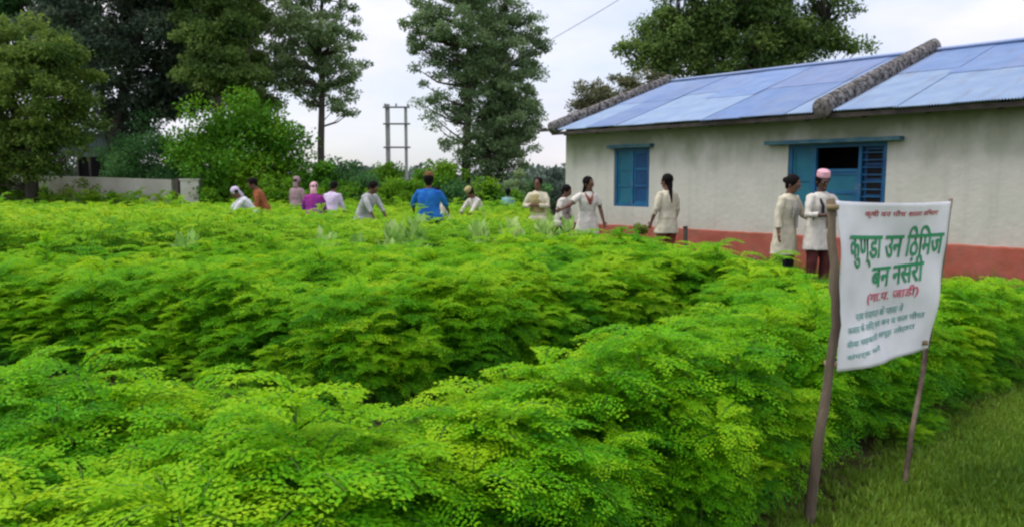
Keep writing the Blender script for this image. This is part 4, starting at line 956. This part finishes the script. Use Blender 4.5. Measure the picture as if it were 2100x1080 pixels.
person(1612, 11.0, 1.66, 38, 'dark-haired student in cream tunic and dark trousers, left of the pair near the sign', lean=7, head=(14, 8), shirt='cream', hair='bun', hem=.56, armR=((.35, -.35, -1), (-.6, -.9, -.1)), armL=((-.3, .05, -1), (-.15, -.2, -1)), vox=N_, seed=1, sash='pale_grey', sleeve=.85)
person(1683, 10.8, 1.69, 12, 'student in pink cap and cream tunic, right of the pair near the sign', lean=3, head=(10, -8), skin='skin_d', shirt='cream_white', legs='maroon', hem=.64, scarf=('cap', 'pink_scarf'), armR=((.5, -.3, -1), (-.75, -.7, .05)), armL=((-.3, -.3, -1), (.6, -.8, .0)), vox=N_, seed=2, sash='dark_cloth', sleeve=.8)
person(1370, 13.3, 1.68, 205, 'student in cream tunic seen from behind, standing right of the small window', lean=2, head=(5, 15), shirt='cream', legs='red_brown', hem=.70, hair='long', vox=N_, seed=3, armR=((.3, .1, -1), (.1, -.4, -.9)), sleeve=.7)
person(1205, 14.0, 1.64, 14, 'student with reddish neck scarf and outstretched arm before the house wall', lean=3, head=(4, 32), shirt='cream_white', legs='cream_white', hem=.66, hair='braids', scarf=('neck', 'red_brown'), armL=((-.9, -.3, -.8), (-.9, -.35, -.35)), armR=((.3, -.1, -1), (.15, -.3, -.9)), vox=N_, seed=4, sleeve=.45)
person(1103, 15.2, 1.63, -20, 'student in beige shirt folding arms, at the left corner of the house', shirt='cream', legs='dark_cloth', vest='khaki', hem=.80, armR=((.35, -.3, -1), (-.9, -.7, .1)), armL=((-.35, -.3, -1), (.9, -.7, .1)), seed=5, sleeve=.9)
person(1150, 15.0, 1.50, 60, 'person in pale shirt turned sideways, left of the student with outstretched arm', shirt='cream_white', legs='dark_cloth', hem=.8, sash='mauve', seed=6, lean=10, head=(15, 0))
person(986, 16.6, 1.50, -50, 'stooping worker in cream shirt and pale cap below the twin-trunked tree', lean=26, head=(18, 0), shirt='cream_white', legs='khaki', hem=.8, scarf=('cap', 'khaki'), seed=7, armR=((.1, -.7, -.8), (0, -.6, -.9)), armL=((-.1, -.7, -.8), (0, -.6, -.9)))
person(1042, 20.5, 1.36, 170, 'small distant child in pale teal shirt', shirt='teal_cloth', legs='navy_cloth', hem=.82, seed=8)
person(878, 14.6, 1.70, 178, 'man in bright blue shirt seen from behind with brown cap', lean=8, shirt='blue_cloth', legs='navy_cloth', hem=.84, scarf=('cap', 'orange_scarf'), seed=9, wide=1.22, armR=((.45, -.3, -1), (.1, -.8, -.5)), armL=((-.45, -.3, -1), (-.1, -.8, -.5)), sleeve=.6)
person(912, 16.2, 1.47, -60, 'worker in pale clothes standing just right of the man in blue', lean=18, head=(15, 0), shirt='cream_white', legs='red_brown', hem=.8, seed=10)
person(742, 15.5, 1.62, 62, 'worker in grey-white shirt leaning over the crop', lean=24, head=(12, 0), shirt='pale_grey', legs='dark_cloth', hem=.8, seed=11, wide=1.1, armR=((.1, -.6, -.9), (0, -.5, -.9)), armL=((-.1, -.6, -.9), (0, -.5, -.9)))
person(676, 17.4, 1.58, 165, 'worker in lavender-white shirt right of the woman in magenta', lean=16, head=(15, 0), shirt='lavender', legs='white', hem=.75, seed=12, wide=1.1)
person(641, 16.8, 1.54, 185, 'woman in magenta wrap with pale pink headscarf', lean=14, head=(10, 0), shirt='magenta', legs='maroon', hem=.70, scarf=('head', 'pink_scarf'), seed=13, wide=1.12)
person(606, 20.0, 1.66, 150, 'person in mauve clothes behind the woman in magenta', lean=5, shirt='mauve', legs='dark_cloth', scarf=('head', 'mauve'), seed=14, hem=.7, wide=1.1)
person(543, 17.8, 1.68, -70, 'worker in orange-brown clothes with dark hair, right of the two farthest left', lean=22, head=(10, 0), shirt='orange_brown', legs='navy_cloth', hem=.7, seed=15, wide=1.15)
person(520, 17.0, 1.56, -60, 'stooping worker in pale grey shirt, farthest left of all', lean=38, head=(5, 0), shirt='white', legs='pale_grey', scarf=('head', 'lavender'), hem=.8, seed=16, armR=((.1, -.7, -.8), (0, -.6, -.9)), armL=((-.1, -.7, -.8), (0, -.6, -.9)))
print('objects', len(bpy.data.objects))
